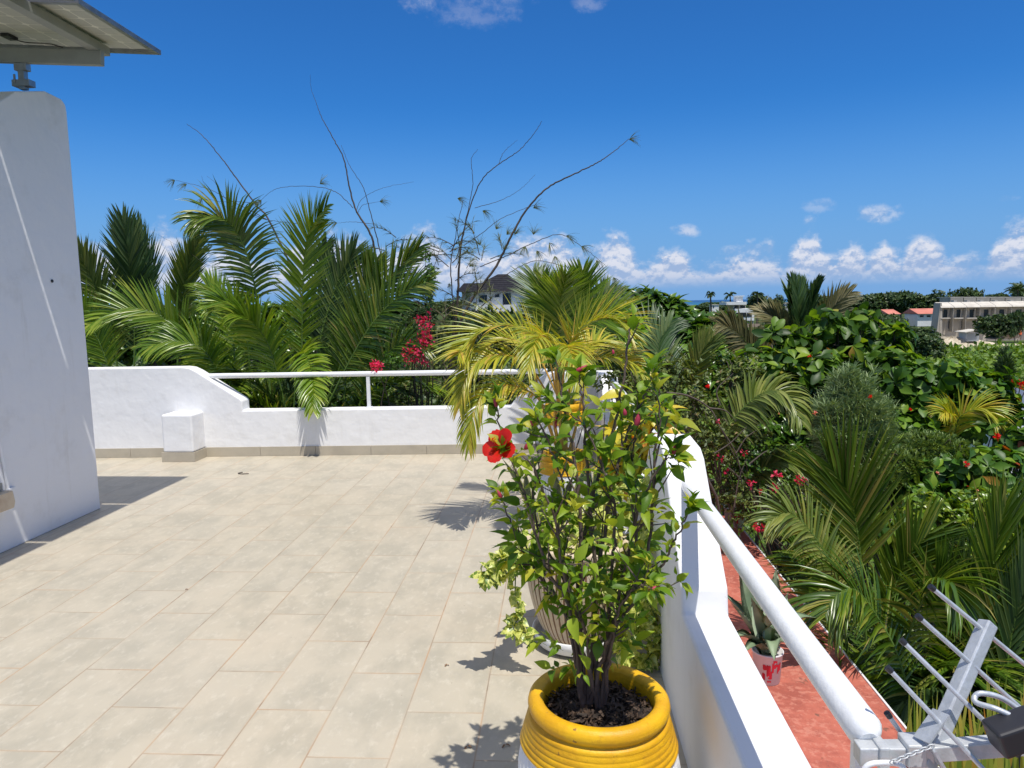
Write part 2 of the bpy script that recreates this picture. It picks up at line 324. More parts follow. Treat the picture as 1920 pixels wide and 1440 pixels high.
class MB:
    def __init__(s): s.v = []; s.f = []; s.n = 0
    def add(s, V, Fc, mi=0, smooth=True):
        V = np.asarray(V, float); s.v.append(V)
        by = {}
        if isinstance(Fc, np.ndarray): by[Fc.shape[1]] = Fc
        else:
            for f in Fc: by.setdefault(len(f), []).append(f)
        for k, a in by.items(): s.f.append((np.asarray(a, int)+s.n, mi, smooth))
        s.n += len(V)
    def tube(s, pts, rad, seg=6, mi=0, cap=True):
        pts = np.asarray(pts, float); n = len(pts)
        rad = np.full(n, rad) if np.isscalar(rad) else np.asarray(rad, float)
        if len(rad) != n: rad = np.interp(np.linspace(0, 1, n), np.linspace(0, 1, len(rad)), rad)
        t = np.gradient(pts, axis=0); t /= np.linalg.norm(t, axis=1)[:, None]+1e-12
        u = np.cross(t[0], [0, 0, 1.0]); 
        if np.linalg.norm(u) < 1e-3: u = np.cross(t[0], [0, 1.0, 0])
        u /= np.linalg.norm(u); V = []
        a = np.linspace(0, 2*np.pi, seg, endpoint=False)
        for i in range(n):
            u = u - t[i]*np.dot(u, t[i]); u /= np.linalg.norm(u)+1e-12; v = np.cross(t[i], u)
            V.append(pts[i]+rad[i]*(np.cos(a)[:, None]*u+np.sin(a)[:, None]*v))
        V = np.concatenate(V); Q = []
        for i in range(n-1):
            for j in range(seg):
                k = (j+1) % seg; Q.append((i*seg+j, i*seg+k, (i+1)*seg+k, (i+1)*seg+j))
        s.add(V, Q, mi)
        if cap: s.add(V[:seg][::-1], [tuple(range(seg))], mi, False); s.add(V[-seg:], [tuple(range(seg))], mi, False)
        return s
    def box(s, c, d, rot=None, mi=0):
        c = np.asarray(c, float); d = np.asarray(d, float)/2
        V = np.array([[x, y, z] for x in (-1, 1) for y in (-1, 1) for z in (-1, 1)])*d
        if rot is not None: V = V @ np.asarray(rot).T
        s.add(V+c, [(0,1,3,2),(4,6,7,5),(0,4,5,1),(2,3,7,6),(0,2,6,4),(1,5,7,3)], mi, False); return s
    def bar(s, a, b, w, hgt, mi=0, up=(0,0,1)):
        a = np.asarray(a, float); b = np.asarray(b, float); t = b-a; L = np.linalg.norm(t); t /= L
        sd_ = np.cross(t, up); sd_ /= np.linalg.norm(sd_); u = np.cross(sd_, t)
        return s.box((a+b)/2, (w, L, hgt), np.stack([sd_, t, u], 1), mi)
    def lathe(s, prof, c, seg=48, mi=0, rib=None, lump=0.0):
        prof = np.asarray(prof, float); n = len(prof); a = np.linspace(0, 2*np.pi, seg, endpoint=False); V = []
        for r, z in prof:
            rr = np.full(seg, r)
            if rib: rr = rr*(1+rib[1]*np.cos(rib[0]*a)*(1 if rib[2] <= z <= rib[3] else 0))
            if lump: rr = rr*(1+lump*np.sin(2*a+z*9)+lump*.6*np.sin(5*a+z*17))
            V.append(np.stack([c[0]+rr*np.cos(a), c[1]+rr*np.sin(a), np.full(seg, c[2]+z)], 1))
        V = np.concatenate(V); Q = []
        for i in range(n-1):
            for j in range(seg):
                k = (j+1) % seg; Q.append((i*seg+j, i*seg+k, (i+1)*seg+k, (i+1)*seg+j))
        s.add(V, Q, mi); return s
    def prism(s, poly, axis, a, b, mi=0):
        """poly in the two other axes, extruded along axis from a to b"""
        n = len(poly); V = []
        for q in (a, b):
            for p in poly:
                if axis == 'x': V.append((q, p[0], p[1]))
                elif axis == 'y': V.append((p[0], q, p[1]))
                else: V.append((p[0], p[1], q))
        Fc = [tuple(range(n))[::-1], tuple(range(n, 2*n))]+[(i, (i+1) % n, n+(i+1) % n, n+i) for i in range(n)]
        s.add(V, Fc, mi, False); return s
    def place(s, tv, tf, X, Y, Z, pos, sc, mi=0):
        """stamp a template: tv (m,3), tf (k,q); frames by rows X,Y,Z (n,3)"""
        n = len(pos); m = len(tv); sc = np.asarray(sc, float).reshape(n, -1)
        if sc.shape[1] == 1: sc = np.repeat(sc, 3, 1)
        V = (tv[None, :, 0:1]*sc[:, None, 0:1]*X[:, None]+tv[None, :, 1:2]*sc[:, None, 1:2]*Y[:, None]+tv[None, :, 2:3]*sc[:, None, 2:3]*Z[:, None])+pos[:, None]
        Fa = (tf[None]+(np.arange(n)*m)[:, None, None]).reshape(-1, tf.shape[1])
        s.v.append(V.reshape(-1, 3)); s.f.append((Fa+s.n, mi, True)); s.n += n*m
    def build(s, name, mats, parent=None, label=None, bevel=0.0, seg=2, autosm=True):
        if not isinstance(mats, (list, tuple)): mats = [mats]
        V = np.concatenate(s.v)
        org = None
        if parent is not None: org = ORG[parent.name]
        else: 
            org = np.array([(V[:, 0].min()+V[:, 0].max())/2, (V[:, 1].min()+V[:, 1].max())/2, V[:, 2].min()])
        V = V-org
        me = bpy.data.meshes.new(name); me.vertices.add(len(V)); me.vertices.foreach_set('co', V.astype(np.float32).ravel())
        nl = sum(a.size for a, _, _ in s.f); nf = sum(len(a) for a, _, _ in s.f)
        me.loops.add(nl); me.polygons.add(nf)
        me.loops.foreach_set('vertex_index', np.concatenate([a.ravel() for a, _, _ in s.f]).astype(np.int32))
        tot = np.concatenate([np.full(len(a), a.shape[1]) for a, _, _ in s.f]); st = np.concatenate([[0], np.cumsum(tot)[:-1]])
        me.polygons.foreach_set('loop_start', st.astype(np.int32))
        me.polygons.foreach_set('material_index', np.concatenate([np.full(len(a), mi) for a, mi, _ in s.f]).astype(np.int32))
        me.polygons.foreach_set('use_smooth', np.concatenate([np.full(len(a), sm_) for a, _, sm_ in s.f]).astype(bool))
        for m_ in mats: me.materials.append(m_)
        me.update(calc_edges=True); me.validate()
        o = bpy.data.objects.new(name, me); COL.objects.link(o)
        if parent is not None: o.parent = parent; ORG[o.name] = org
        else: o.location = org; ORG[o.name] = org
        if label: o['label'] = label
        if bevel:
            b = o.modifiers.new('bevel', 'BEVEL'); b.width = bevel; b.segments = seg; b.limit_method = 'ANGLE'; b.angle_limit = R(25)
        return o

def norm(a): return a/(np.linalg.norm(a, axis=-1, keepdims=True)+1e-12)
def spline(pts, n=24):
    pts = np.asarray(pts, float); m = len(pts)
    if m == 2: return pts[0]+(pts[1]-pts[0])*np.linspace(0, 1, n)[:, None]
    P0 = np.vstack([2*pts[0]-pts[1], pts, 2*pts[-1]-pts[-2]]); out = []
    for q in np.linspace(0, m-1-1e-9, n):
        i = int(q); t = q-i; a, b, c, d = P0[i:i+4]
        out.append(.5*((2*b)+(-a+c)*t+(2*a-5*b+4*c-d)*t*t+(-a+3*b-3*c+d)*t**3))
    return np.array(out)
def leaf_tpl(n=4, width=.5, peak=.45, fold=.25, curl=.25, tipw=0.0, heart=False):
    """leaf along +Y of length 1, normal +Z"""
    V = []
    for i in range(n+1):
        t = i/n
        if heart: wd = width*.5*(math.sin(math.pi*min(1, (t+.12)/1.12)**.62))*(1 if i < n else 0)
        else:
            wd = math.sin(math.pi*(t**(math.log(.5)/math.log(peak))))*width*.5
        if i == n: wd = tipw*width*.5
        if i == 0 and not heart: wd = .04*width
        z = -curl*t*t
        V += [(-wd, t, z+fold*wd), (0, t, z), (wd, t, z+fold*wd)]
    Fq = []
    for i in range(n):
        a = 3*i; Fq += [(a, a+1, a+4, a+3), (a+1, a+2, a+5, a+4)]
    return np.array(V), np.array(Fq)
LEAF = leaf_tpl(5, .50, .38, .42, .42)
LEAFSM = leaf_tpl(2, .5, .45, .3, .2)
OBOV = leaf_tpl(5, .52, .66, .34, .34, tipw=.28)
HEART = leaf_tpl(4, .85, .4, .25, .3, heart=True)
DIAM = (np.array([(0, 0, 0), (.3, .5, .08), (0, 1, 0), (-.3, .5, .08)]), np.array([(0, 1, 2, 3)]))
def rand_unit(n): return norm(rng.normal(size=(n, 3)))
def frames(ydir, up):
    Yv = norm(ydir); X = norm(np.cross(Yv, up)); Z = np.cross(X, Yv); return X, Yv, Z

def frond(mb, pts, L, n=46, width=.035, N=(0, -1, .4), droop=.25, vang=.35, a0=52, a1=17, t0=.12, mi=0, ms=1, r0=.012, prof=None, seg=4, jit=.12, sides=(1, -1), bundle=False):
    """one palm frond: rachis through pts, n leaflets on each side"""
    n = int(n*1.45); L = L*1.08
    rc = spline(pts, 40); tg = norm(np.gradient(rc, axis=0))
    mb.tube(rc, np.linspace(r0, r0*.18, 40), 5, ms, cap=False)
    ts = t0+(1-t0)*np.linspace(0, 1, n)
    for sd_ in sides:
        t = np.clip(ts+rng.normal(0, .006, n), 0, .999)
        ii = t*39; i0 = ii.astype(int); fr = (ii-i0)[:, None]
        p = rc[i0]*(1-fr)+rc[np.minimum(i0+1, 39)]*fr; tt = tg[i0]
        Nn = np.asarray(N, float)[None]-tt*np.sum(np.asarray(N, float)[None]*tt, 1, keepdims=True); Nn = norm(Nn)
        Sd = np.cross(tt, Nn)*sd_
        u = (t-t0)/(1-t0)
        ang = np.radians(a0+(a1-a0)*u**1.3)+rng.normal(0, jit*.5, n)
        va = vang+rng.normal(0, jit, n)
        d = tt*np.cos(ang)[:, None]+(Sd*np.cos(va)[:, None]+Nn*np.sin(va)[:, None])*np.sin(ang)[:, None]
        ln = L*(prof(u) if prof else (.35+.65*np.sin(np.pi*np.clip(u*.85+.12, 0, 1))**.8))*rng.uniform(.86, 1.08, n)
        # strip
        cur = p.copy(); dd = norm(d); rows = []
        for k in range(seg+1):
            f = k/seg
            wd = width*(.35+.65*math.sin(math.pi*min(1, f*.75+.22)))*(1-f**3)*.5
            bn = norm(np.cross(dd, Nn)); up = norm(np.cross(bn, dd))
            rows.append(np.stack([cur-bn*wd+up*wd*.5, cur, cur+bn*wd+up*wd*.5], 1))
            cur = cur+dd*(ln/seg)[:, None]
            g = droop*(1+f)*rng.uniform(.6, 1.4, n)
            dd = norm(dd+np.array([0, 0, -1.0])*g[:, None]*.5)
        V = np.stack(rows, 1).reshape(n, -1, 3)            # n,(seg+1)*3,3
        q = []
        for k in range(seg):
            a = 3*k; q += [(a, a+1, a+4, a+3), (a+1, a+2, a+5, a+4)]
        q = np.array(q); m = (seg+1)*3
        Fa = (q[None]+(np.arange(n)*m)[:, None, None]).reshape(-1, 4)
        mb.v.append(V.reshape(-1, 3)); mb.f.append((Fa+mb.n, mi, True)); mb.n += n*m

def rosettes(mb, centers, axes, L, tpl, k=6, tilt=55, mi=0, jit=.2, width=1.0):
    n = len(centers); ax = norm(axes)
    r0 = rand_unit(n); u = norm(np.cross(ax, r0)); v = np.cross(ax, u)
    for j in range(k):
        a = 2*np.pi*j/k+rng.normal(0, .25, n)+rng.uniform(0, 6.28)
        tl = np.radians(tilt)+rng.normal(0, .25, n)
        rad = u*np.cos(a)[:, None]+v*np.sin(a)[:, None]
        d = ax*np.cos(tl)[:, None]+rad*np.sin(tl)[:, None]
        up = ax*np.sin(tl)[:, None]-rad*np.cos(tl)[:, None]+rand_unit(n)*jit
        X, Yv, Z = frames(d, up)
        mb.place(tpl[0], tpl[1], X, Yv, Z, centers, np.stack([L*width*np.ones(n), np.ones(n)*L, np.ones(n)*L], 1)*rng.uniform(.65, 1.15, (n, 1)), mi)

def blob_points(lobes, n, shell=.45):
    """points spread through ellipsoid lobes; returns points and outward directions. lobe=(c, r3)"""
    vol = np.array([r[0]*r[1]*r[2] for _, r in lobes])**(2/3); cnt = np.maximum(1, (n*vol/vol.sum()).astype(int))
    Pp, D = [], []
    for (c, r), k in zip(lobes, cnt):
        u = rand_unit(k)
        # uneven outline
        ph = rng.uniform(0, 6.28, 3)
        lum = 1+.16*np.sin(u[:, 0]*5+ph[0])+.14*np.sin(u[:, 1]*6+ph[1])+.12*np.sin(u[:, 2]*7+ph[2])
        rad = (shell+(1-shell)*rng.random(k)**.7)*lum
        Pp.append(np.asarray(c)+u*np.asarray(r)*rad[:, None]); D.append(u)
    return np.concatenate(Pp), np.concatenate(D)
def px_lobes(spec, depth=1.0):
    out = []
    for s_ in spec:
        x, y, Y, rx = s_[:4]; ry = s_[4] if len(s_) > 4 else rx
        c = P(x, y, Y); k = Y/F; out.append((c, (rx*k, (rx+ry)/2*k*depth, ry*k)))
    return out
def limbs(mb, base, lobes, r=.08, mi=0, fork=.5):
    base = np.asarray(base, float); cen = np.mean([c for c, _ in lobes], axis=0)
    top = base+(cen-base)*fork
    mid = (base+top)/2+rng.normal(0, .05, 3)*np.linalg.norm(top-base)*.3
    mb.tube(spline([base, mid, top], 12), np.linspace(r, r*.65, 12), 8, mi)
    for c, rr in lobes:
        m_ = (top+c)/2+rng.normal(0, .08, 3)*np.linalg.norm(c-top)
        mb.tube(spline([top, m_, c], 10), np.linspace(r*.55, r*.14, 10), 6, mi)
        for _ in range(5):
            e = c+rand_unit(1)[0]*np.asarray(rr)*.85
            mb.tube(spline([m_*.3+c*.7, (c+e)/2+rng.normal(0, .03, 3), e], 7), np.linspace(r*.2, r*.05, 7), 4, mi, cap=False)
GZ = -7.0
def broad_tree(name, label, cat, lobes, nros, L, tpl, leaf, base=None, k=6, tilt=58, r=.08, group=None, twig='bark', up=.8, width=1.0, shell=.4, fork=.6, jit=.2):
    cen = np.mean([c for c, _ in lobes], axis=0)
    b = np.array([cen[0], cen[1]+.3, GZ]) if base is None else np.asarray(base, float)
    t = thing(name, b, label, cat, group)
    m = MB(); limbs(m, b, lobes, r, fork=fork); m.build('trunk', M[twig], t)
    m = MB(); pp, dd = blob_points(lobes, nros, shell)
    rosettes(m, pp, norm(dd*.7+np.array([0, 0, up])+rng.normal(0, .25, pp.shape)), L, tpl, k, tilt, 0, jit=jit, width=width)
    m.build('crown', M[leaf], t)
    return t

# ================================================================== SETTING
m = MB()
a = np.linspace(0, 2*np.pi, 96, endpoint=False)
m.add([(0, 300, GZ)]+[(900*math.cos(q), 300+460*math.sin(q), GZ) for q in a], [(0, i+1, (i+1) % 96+1) for i in range(96)], 0, False)
tag(m.build('ground', M['ground']), kind='structure')
m = MB()
m.add([(0, 0, -16)]+[(45000*math.cos(q), 45000*math.sin(q), -16) for q in a], [(0, i+1, (i+1) % 96+1) for i in range(96)], 0, False)
tag(m.build('sea', M['water']), kind='structure')
WY = lambda x: 7.665+.036*(x+4)          # front face of the far parapet (slightly turned)
m = MB(); m.add([(-9, -3, 0), (.45, -3, 0), (.45, WY(.45)+.05, 0), (-9, WY(-9)+.05, 0)], [(0, 1, 2, 3)], 0, False)
tag(m.build('terrace_floor', M['tile']), kind='structure')

# house body that carries the terrace, with the red ledge round it
t = thing('house', (-4, 2, GZ), 'white house body beneath the tiled roof terrace', 'house')
m = MB(); m.prism([(-9, -3), (.60, -3), (.60, 7.95), (-9, 7.6)], 'z', GZ, -.03); m.build('wall', M['plaster'], t)
m = MB(); m.prism([(.602, -3), (1.875, -3), (1.885, 8.0), (.602, 8.0)], 'z', -.89, -.75); m.build('ledge', M['red'], t, 'long red painted roof ledge below the parapet')
m = MB(); m.prism([(1.874, -3), (1.886, -3), (1.896, 8.0), (1.884, 8.0)], 'z', -.92, -.742); m.build('drip_edge', M['rail'], t)
m = MB(); m.prism([(.602, -3), (1.7, -3), (1.7, 7.9), (.602, 7.9)], 'z', GZ, -.92); m.build('lower_wall', M['plaster'], t)

# ---- far parapet
def wall_from_profile(parent, prof, x_of=None):
    pass
t = thing('parapet_wall', (-3, 7.7, 0), 'far white parapet with raised sloping ends and a small square block, behind the terrace', 'wall')
prof = [(-9, 0), (-9, .975), (-4.0, .975), (-3.93, .965), (-3.86, .93), (-3.40, .625), (-3.375, .60), (-3.375, .497), (-.50, .50), (-.42, .60), (-.18, .80), (-.11, .845), (-.04, .86), (.605, .86), (.605, -.75), (-9, -.75)]
poly = [(x, z) for x, z in prof if True]
m = MB(); th = .19
poly = [p for p in poly if p != (-9, 0)]
V = [(x, WY(x), z) for x, z in poly]+[(x, WY(x)+th, z) for x, z in poly]; n = len(poly)
m.add(V, [tuple(range(n)), tuple(range(n, 2*n))[::-1]]+[(i+n, (i+1) % n+n, (i+1) % n, i) for i in range(n)], 0, False)
m.build('wall_body', M['plaster'], t, bevel=.012, seg=3)
m = MB(); x0, x1 = -4.13, -3.80; yb = WY(-3.96)-.26
m.prism([(x0, yb), (x1, yb-.004), (x1, WY(x1)+.01), (x0, WY(x0)+.01)], 'z', .1, .50); m.build('block', M['plaster'], t, bevel=.02, seg=3)
m = MB(); sk = .012
def skirt(m, x0, x1):
    m.prism([(x0, WY(x0)-sk), (x1, WY(x1)-sk), (x1, WY(x1)+.002), (x0, WY(x0)+.002)], 'z', .002, .102)
xs = [-9, -7.6, -7.0, -6.4, -5.2, -4.62, x0-sk]
for a_, b_ in zip(xs, xs[1:]): skirt(m, a_, b_-.004)
xs = [x1+sk, -3.2, -2.6, -2.0, -1.4, -.8, -.2, .43]
for a_, b_ in zip(xs, xs[1:]): skirt(m, a_, b_-.004)
m.prism([(x0-sk, yb-sk), (x1+sk, yb-sk), (x1+sk, yb-.0005), (x0-sk, yb-.0005)], 'z', .002, .102)
m.prism([(x1+.001, yb), (x1+sk, yb), (x1+sk, WY(x1)-sk), (x1+.001, WY(x1)-sk)], 'z', .002, .102)
m.build('skirting', M['skirt'], t)
# ---- far handrail
t = thing('handrail', (-2, 7.8, .5), 'white round handrail on the far parapet, one flat post, palm frond hanging over it', 'handrail')
m = MB(); m.tube([(-3.80, WY(-3.8)+.09, .868), (-.10, WY(-.1)+.09, .868)], .028, 14); m.build('rail', M['rail'], t)
for px_ in (-2.03,):
    m = MB(); m.box((px_, WY(px_)+.09, .67), (.036, .036, .345)); m.box((px_, WY(px_)+.09, .505), (.07, .07, .012)); m.build('post', M['rail'], t, bevel=.003)
# ---- right parapet
t = thing('parapet_wall', (.52, 3, 0), 'right hand white parapet with a raised hump between low copings, beside the flower pots', 'wall')
def gy(y): return y
prof = [(-3, -.75), (-3, .48), (2.565, .485), (2.585, .575), (2.97, .90), (3.03, .955), (3.11, .985), (3.36, .995), (3.44, .97), (3.5, .93), (3.85, .60), (3.87, .49), (7.0, .49), (7.02, .58), (7.26, .82), (7.32, .85), (7.4, .86), (WY(.45)+.001, .86), (WY(.45)+.001, -.75)]
m = MB(); m.prism(prof, 'x', .437, .603); m.build('wall_body', M['plaster'], t, bevel=.012, seg=3)
# plastered swelling of the coping where the hump begins
t = thing('handrail', (.52, 2, .5), 'thick white handrail running over the near right coping to the hump', 'handrail')
m = MB(); m.tube([(.521, 1.213, .856), (.521, 1.22, .859), (.521, 1.232, .862), (.522, 2.98, .862)], [.014, .024, .0305, .0305], 20); m.build('rail', M['rail'], t)
m = MB(); m.box((.522, 1.25, .65), (.022, .022, .37)); m.build('post', M['rail'], t)
t = thing('handrail', (.52, 5, .5), 'white handrail beyond the hump, half hidden by the hibiscus and a yellow croton', 'handrail')
m = MB(); m.tube([(.522, 3.5, .862), (.522, 7.04, .862)], .0305, 16); m.build('rail', M['rail'], t)
m = MB(); m.box((.52, 5.3, .67), (.036, .036, .36)); m.build('post', M['rail'], t)

# ---- pillar wall at left with lamp and conduit
t = thing('pillar_wall', (-3.95, 5, 0), 'tall shaded white plaster wall end at the left under the solar panels', 'wall')
m = MB(); X0 = -3.70
m.prism([(2.2, 0), (5.64, 0), (5.62, 2.0), (5.61, 3.10), (5.60, 3.15), (5.56, 3.18), (5.38, 3.19), (5.07, 3.105), (4.92, 3.0), (4.3, 2.7), (2.2, 2.7)], 'x', -4.25, X0); m.build('wall_body', M['plaster'], t, bevel=.008, seg=3)
m = MB(); c = np.array([X0+.001, 5.28, 1.816]); m.tube([c, c+np.array([.006, 0, 0])], .012, 10); m.build('hole_plug', M['black'], t)
m = MB(); m.tube([(X0+.012, 4.55, 1.55), (X0+.012, 4.60, .9), (X0+.012, 4.66, .38)], .010, 8); m.box((X0+.012, 4.60, .78), (.02, .045, .012)); m.box((X0+.014, 4.68, .40), (.02, .07, .03))
m.build('conduit', M['rail'], t)
t = thing('wall_lamp', (X0, 4.55, .28), 'small beige box lamp low on the shaded left wall', 'wall lamp')
m = MB(); m.prism([(4.42, .30), (4.60, .30), (4.615, .34), (4.60, .42), (4.42, .42)], 'x', X0+.002, X0+.09); m.build('housing', M['cream'], t, bevel=.008)
m = MB(); m.box((X0+.02, 4.55, .45), (.03, .06, .05)); m.build('bracket', M['dull'], t)

# ---- solar panels and their frame
PZ = 3.47; sl = math.tan(R(4.0))
def pz(x): return PZ+(-2.91-x)*sl
def solar(y0, y1, x0, x1, label):
    t = thing('solar_panel', ((x0+x1)/2, (y0+y1)/2, pz(x1)), label, 'solar panel', 'solar panels over the terrace wall')
    fr = .034; th_ = .035
    m = MB()
    for ya, yb_ in ((y0, y0+fr), (y1-fr, y1)):
        m.prism([(x0, pz(x0)), (x1, pz(x1)), (x1, pz(x1)+th_), (x0, pz(x0)+th_)], 'y', ya, yb_)
    for xa, xb in ((x0, x0+fr), (x1-fr, x1)):
        m.prism([(xa, pz(xa)), (xb, pz(xb)), (xb, pz(xb)+th_), (xa, pz(xa)+th_)], 'y', y0+fr, y1-fr)
    for q in range(4):
        m.prism([(x1, pz(x1)+.004+q*.008), (x1+.003, pz(x1)+.004+q*.008), (x1+.003, pz(x1)+.008+q*.008), (x1, pz(x1)+.008+q*.008)], 'y', y0, y1)
    m.build('frame', M['alu'], t)
    m = MB(); xa, xb = x0+fr, x1-fr
    m.prism([(xa, pz(xa)+.026), (xb, pz(xb)+.026), (xb, pz(xb)+.033), (xa, pz(xa)+.033)], 'y', y0+fr, y1-fr); bk = m.build('backsheet', M['panelback'], t)
    m = MB(); nx, ny = 10, 6
    for i in range(nx):
        for j in range(ny):
            cx = xa+(xb-xa)*(i+.5)/nx; cy = y0+fr+(y1-y0-2*fr)*(j+.5)/ny; hx = (xb-xa)/nx*.47; hy = (y1-y0-2*fr)/ny*.47
            k = .75
            pts_ = [(cx-hx*k, cy-hy), (cx+hx*k, cy-hy), (cx+hx, cy-hy*k), (cx+hx, cy+hy*k), (cx+hx*k, cy+hy), (cx-hx*k, cy+hy), (cx-hx, cy+hy*k), (cx-hx, cy-hy*k)]
            m.add([(x, y, pz(x)+.0248) for x, y in pts_][::-1], [tuple(range(8))], 0, False)
    m.build('cell_grid', M['cell'], bk if False else t)
    m = MB(); xj = xa+(xb-xa)*.42; m.box((xj, y1-.25, pz(xj)+.012), (.06, .10, .02)); jb = m.build('junction_box', M['black'], t)
    m = MB(); m.tube(spline([(xj, y1-.25, pz(xj)+.005), (xj+.1, y1-.22, pz(xj)-.02), (xj+.2, y1-.12, pz(xj)-.0), (xj+.25, y1-.03, pz(xj)+.0)], 14), .004, 5); m.build('cable', M['black'], t)
    return t
solar(4.60, 5.555, -4.60, -2.905, 'far solar panel over the left wall, its whole grey underside showing')
solar(3.62, 4.565, -4.60, -2.905, 'near solar panel cut by the top left corner of the photo')
solar(2.64, 3.585, -4.60, -2.905, 'third solar panel nearest the camera above the left wall')
solar(4.60, 5.555, -6.32, -4.62, 'back solar panel of the second row over the left wall')
solar(3.62, 4.565, -6.32, -4.62, 'middle solar panel of the second row over the left wall')
solar(2.64, 3.585, -6.32, -4.62, 'near solar panel of the second row over the left wall')
t = thing('panel_mount', (-3.8, 5.4, 3.2), 'grey metal beams and bracket carrying the solar panels', 'mounting frame')
m = MB(); m.bar((-6.2, 5.30, pz(-6.2)-.135), (-3.20, 5.30, pz(-3.2)-.085-.03), .045, .10); m.build('cross_beam', M['dull'], t, bevel=.003)
for x_ in (-3.25, -4.9):
    m = MB(); m.bar((x_, 2.7, pz(x_)-.034), (x_, 5.42, pz(x_)-.034), .075, .062); m.build('rail_beam', M['dull'], t, bevel=.003)
m = MB(); m.box((-3.80, 5.30, 3.26), (.045, .045, .16)); m.box((-3.80, 5.30, 3.335), (.09, .055, .05)); m.box((-3.80, 5.30, 3.222), (.13, .07, .045)); m.box((-3.84, 5.265, 3.25), (.012, .012, .06)); m.build('bracket', M['alu'], t, bevel=.002)

# ================================================================== POTS
def pot_yellow(c, s=1.0, label='', rim=.45, soilr=True, bands=4):
    t = thing('flower_pot', c, label, 'flower pot', 'round white pots with yellow rims')
    z = lambda q: q
    body = [(.13, .0), (.185, .02), (.215, .08), (.232, .16), (.236, .235), (.228, .285), (.222, .302)]
    m = MB(); m.lathe([(r*s, zz*rim/.45) for r, zz in [(0.001, 0.0)]+body], c, 324, 0, rib=(54, .016, .02, .29*rim/.45), lump=.004); m.build('body', M['potw'], t)
    prof = [(.222, .300)]
    zz = .300
    for q in range(6):
        prof += [(.229-.004*q, zz+.002), (.233-.0045*q, zz+.008), (.229-.005*q, zz+.0145)]; zz += .016
    prof += [(.196, .398), (.198, .402), (.207, .412), (.210, .424), (.207, .437), (.199, .446), (.190, .450), (.177, .449), (.168, .444), (.164, .434), (.165, .40), (.170, .34)]
    m = MB(); m.lathe([(r*s, q*rim/.45) for r, q in prof], c, 96, 0, lump=.006); m.build('rim', M['yellow'], t)
    if soilr:
        m = MB(); rr = np.linspace(0.001, .168*s, 14); seg = 48; aa = np.linspace(0, 2*np.pi, seg, endpoint=False)
        V = []; 
        for r_ in rr:
            for a_ in aa:
                V.append((c[0]+r_*math.cos(a_), c[1]+r_*math.sin(a_), c[2]+(.388+.012*math.sin(r_*60+3*a_)+.02*(1-r_/.17)*.6)*rim/.45+rnd.uniform(-.004, .004)))
        Q = [(i*seg+j, i*seg+(j+1) % seg, (i+1)*seg+(j+1) % seg, (i+1)*seg+j) for i in range(13) for j in range(seg)]
        m.add(V, Q, 0); m.build('soil', M['soil'], t)
    return t
A0 = np.array([.113, 2.085, 0.0])
pot_yellow(A0, 1.0, 'nearest pot, white with a wide ribbed yellow rim, holding the hibiscus')
# mulch chips in the near pot (part of that pot)
potA = bpy.data.objects['flower_pot']
m = MB(); n = 900
ang = rng.uniform(0, 6.28, n); rr = .158*np.sqrt(rng.random(n))
pos = np.stack([A0[0]+rr*np.cos(ang), A0[1]+rr*np.sin(ang), .392+.016*(1-rr/.17)+rng.uniform(-.006, .012, n)], 1)
d = rand_unit(n); d[:, 2] *= .35
X, Yv, Z = frames(d, rand_unit(n)*.5+np.array([0, 0, 1]))
sc = np.stack([rng.uniform(.003, .010, n), rng.uniform(.008, .034, n), np.full(n, .01)], 1)
m.place(np.array([(-.5, -.5, 0), (.5, -.5, .2), (.4, .5, 0), (-.4, .5, .3)]), np.array([(0, 1, 2, 3)]), X, Yv, Z, pos, sc, 0)
tag(m.build('bark_mulch', M['chip'], potA), kind='stuff')

Cc = np.array([.055, 5.60, 0.0])
pot_yellow(Cc, .88, 'middle pot, white with a yellow rim, holding the golden palm', rim=.46)
Dc = np.array([.075, 7.30, 0.0])
pot_yellow(Dc, .95, 'back pot in the far corner, tall and white with a yellow rim', rim=.61)
# pot B cream, fluted
B0 = np.array([.085, 3.36, 0.0])
t = thing('planter', B0, 'cream fluted planter with brown streaks on a saucer, full of pothos', 'planter')
m = MB(); m.lathe([(.001, .012), (.17, .012), (.192, .02), (.205, .05), (.212, .078), (.206, .082), (.195, .06), (.185, .028), (.001, .026)], B0, 72); m.build('saucer', M['potw'], t)
def flute_pot(c, prof, nf=44, seg=352):
    m = MB(); a_ = np.linspace(0, 2*np.pi, seg, endpoint=False)
    prof = spline(np.array([(r, 0, z) for r, z in prof]), 26)[:, [0, 2]]
    V = []; fl = np.abs(np.sin(nf*a_/2))**.5
    for r_, z_ in prof:
        rr_ = r_*(1-.045*(1-fl)); V.append(np.stack([c[0]+rr_*np.cos(a_), c[1]+rr_*np.sin(a_), np.full(seg, c[2]+z_)], 1))
    V = np.concatenate(V); n_ = len(prof)
    q0, q1 = [], []
    for i in range(n_-1):
        for j in range(seg):
            k = (j+1) % seg; f = (i*seg+j, i*seg+k, (i+1)*seg+k, (i+1)*seg+j)
            (q1 if (fl[j] < .28 or fl[k] < .28) else q0).append(f)
    m.add(V, q0, 0); 
    m2 = MB(); m.f.append((np.array(q1)+0, 1, True)); return m
flute_pot(B0, [(.12, .03), (.165, .08), (.205, .18), (.232, .30), (.238, .40), (.228, .47)]).build('pot', [M['cream'], M['browngroove']], t)
m = MB(); m.lathe([(.222, .462), (.236, .466), (.245, .48), (.243, .50), (.232, .508), (.215, .505), (.208, .49), (.21, .45), (.001, .455)], B0, 64); m.build('rim', M['cream'], t)
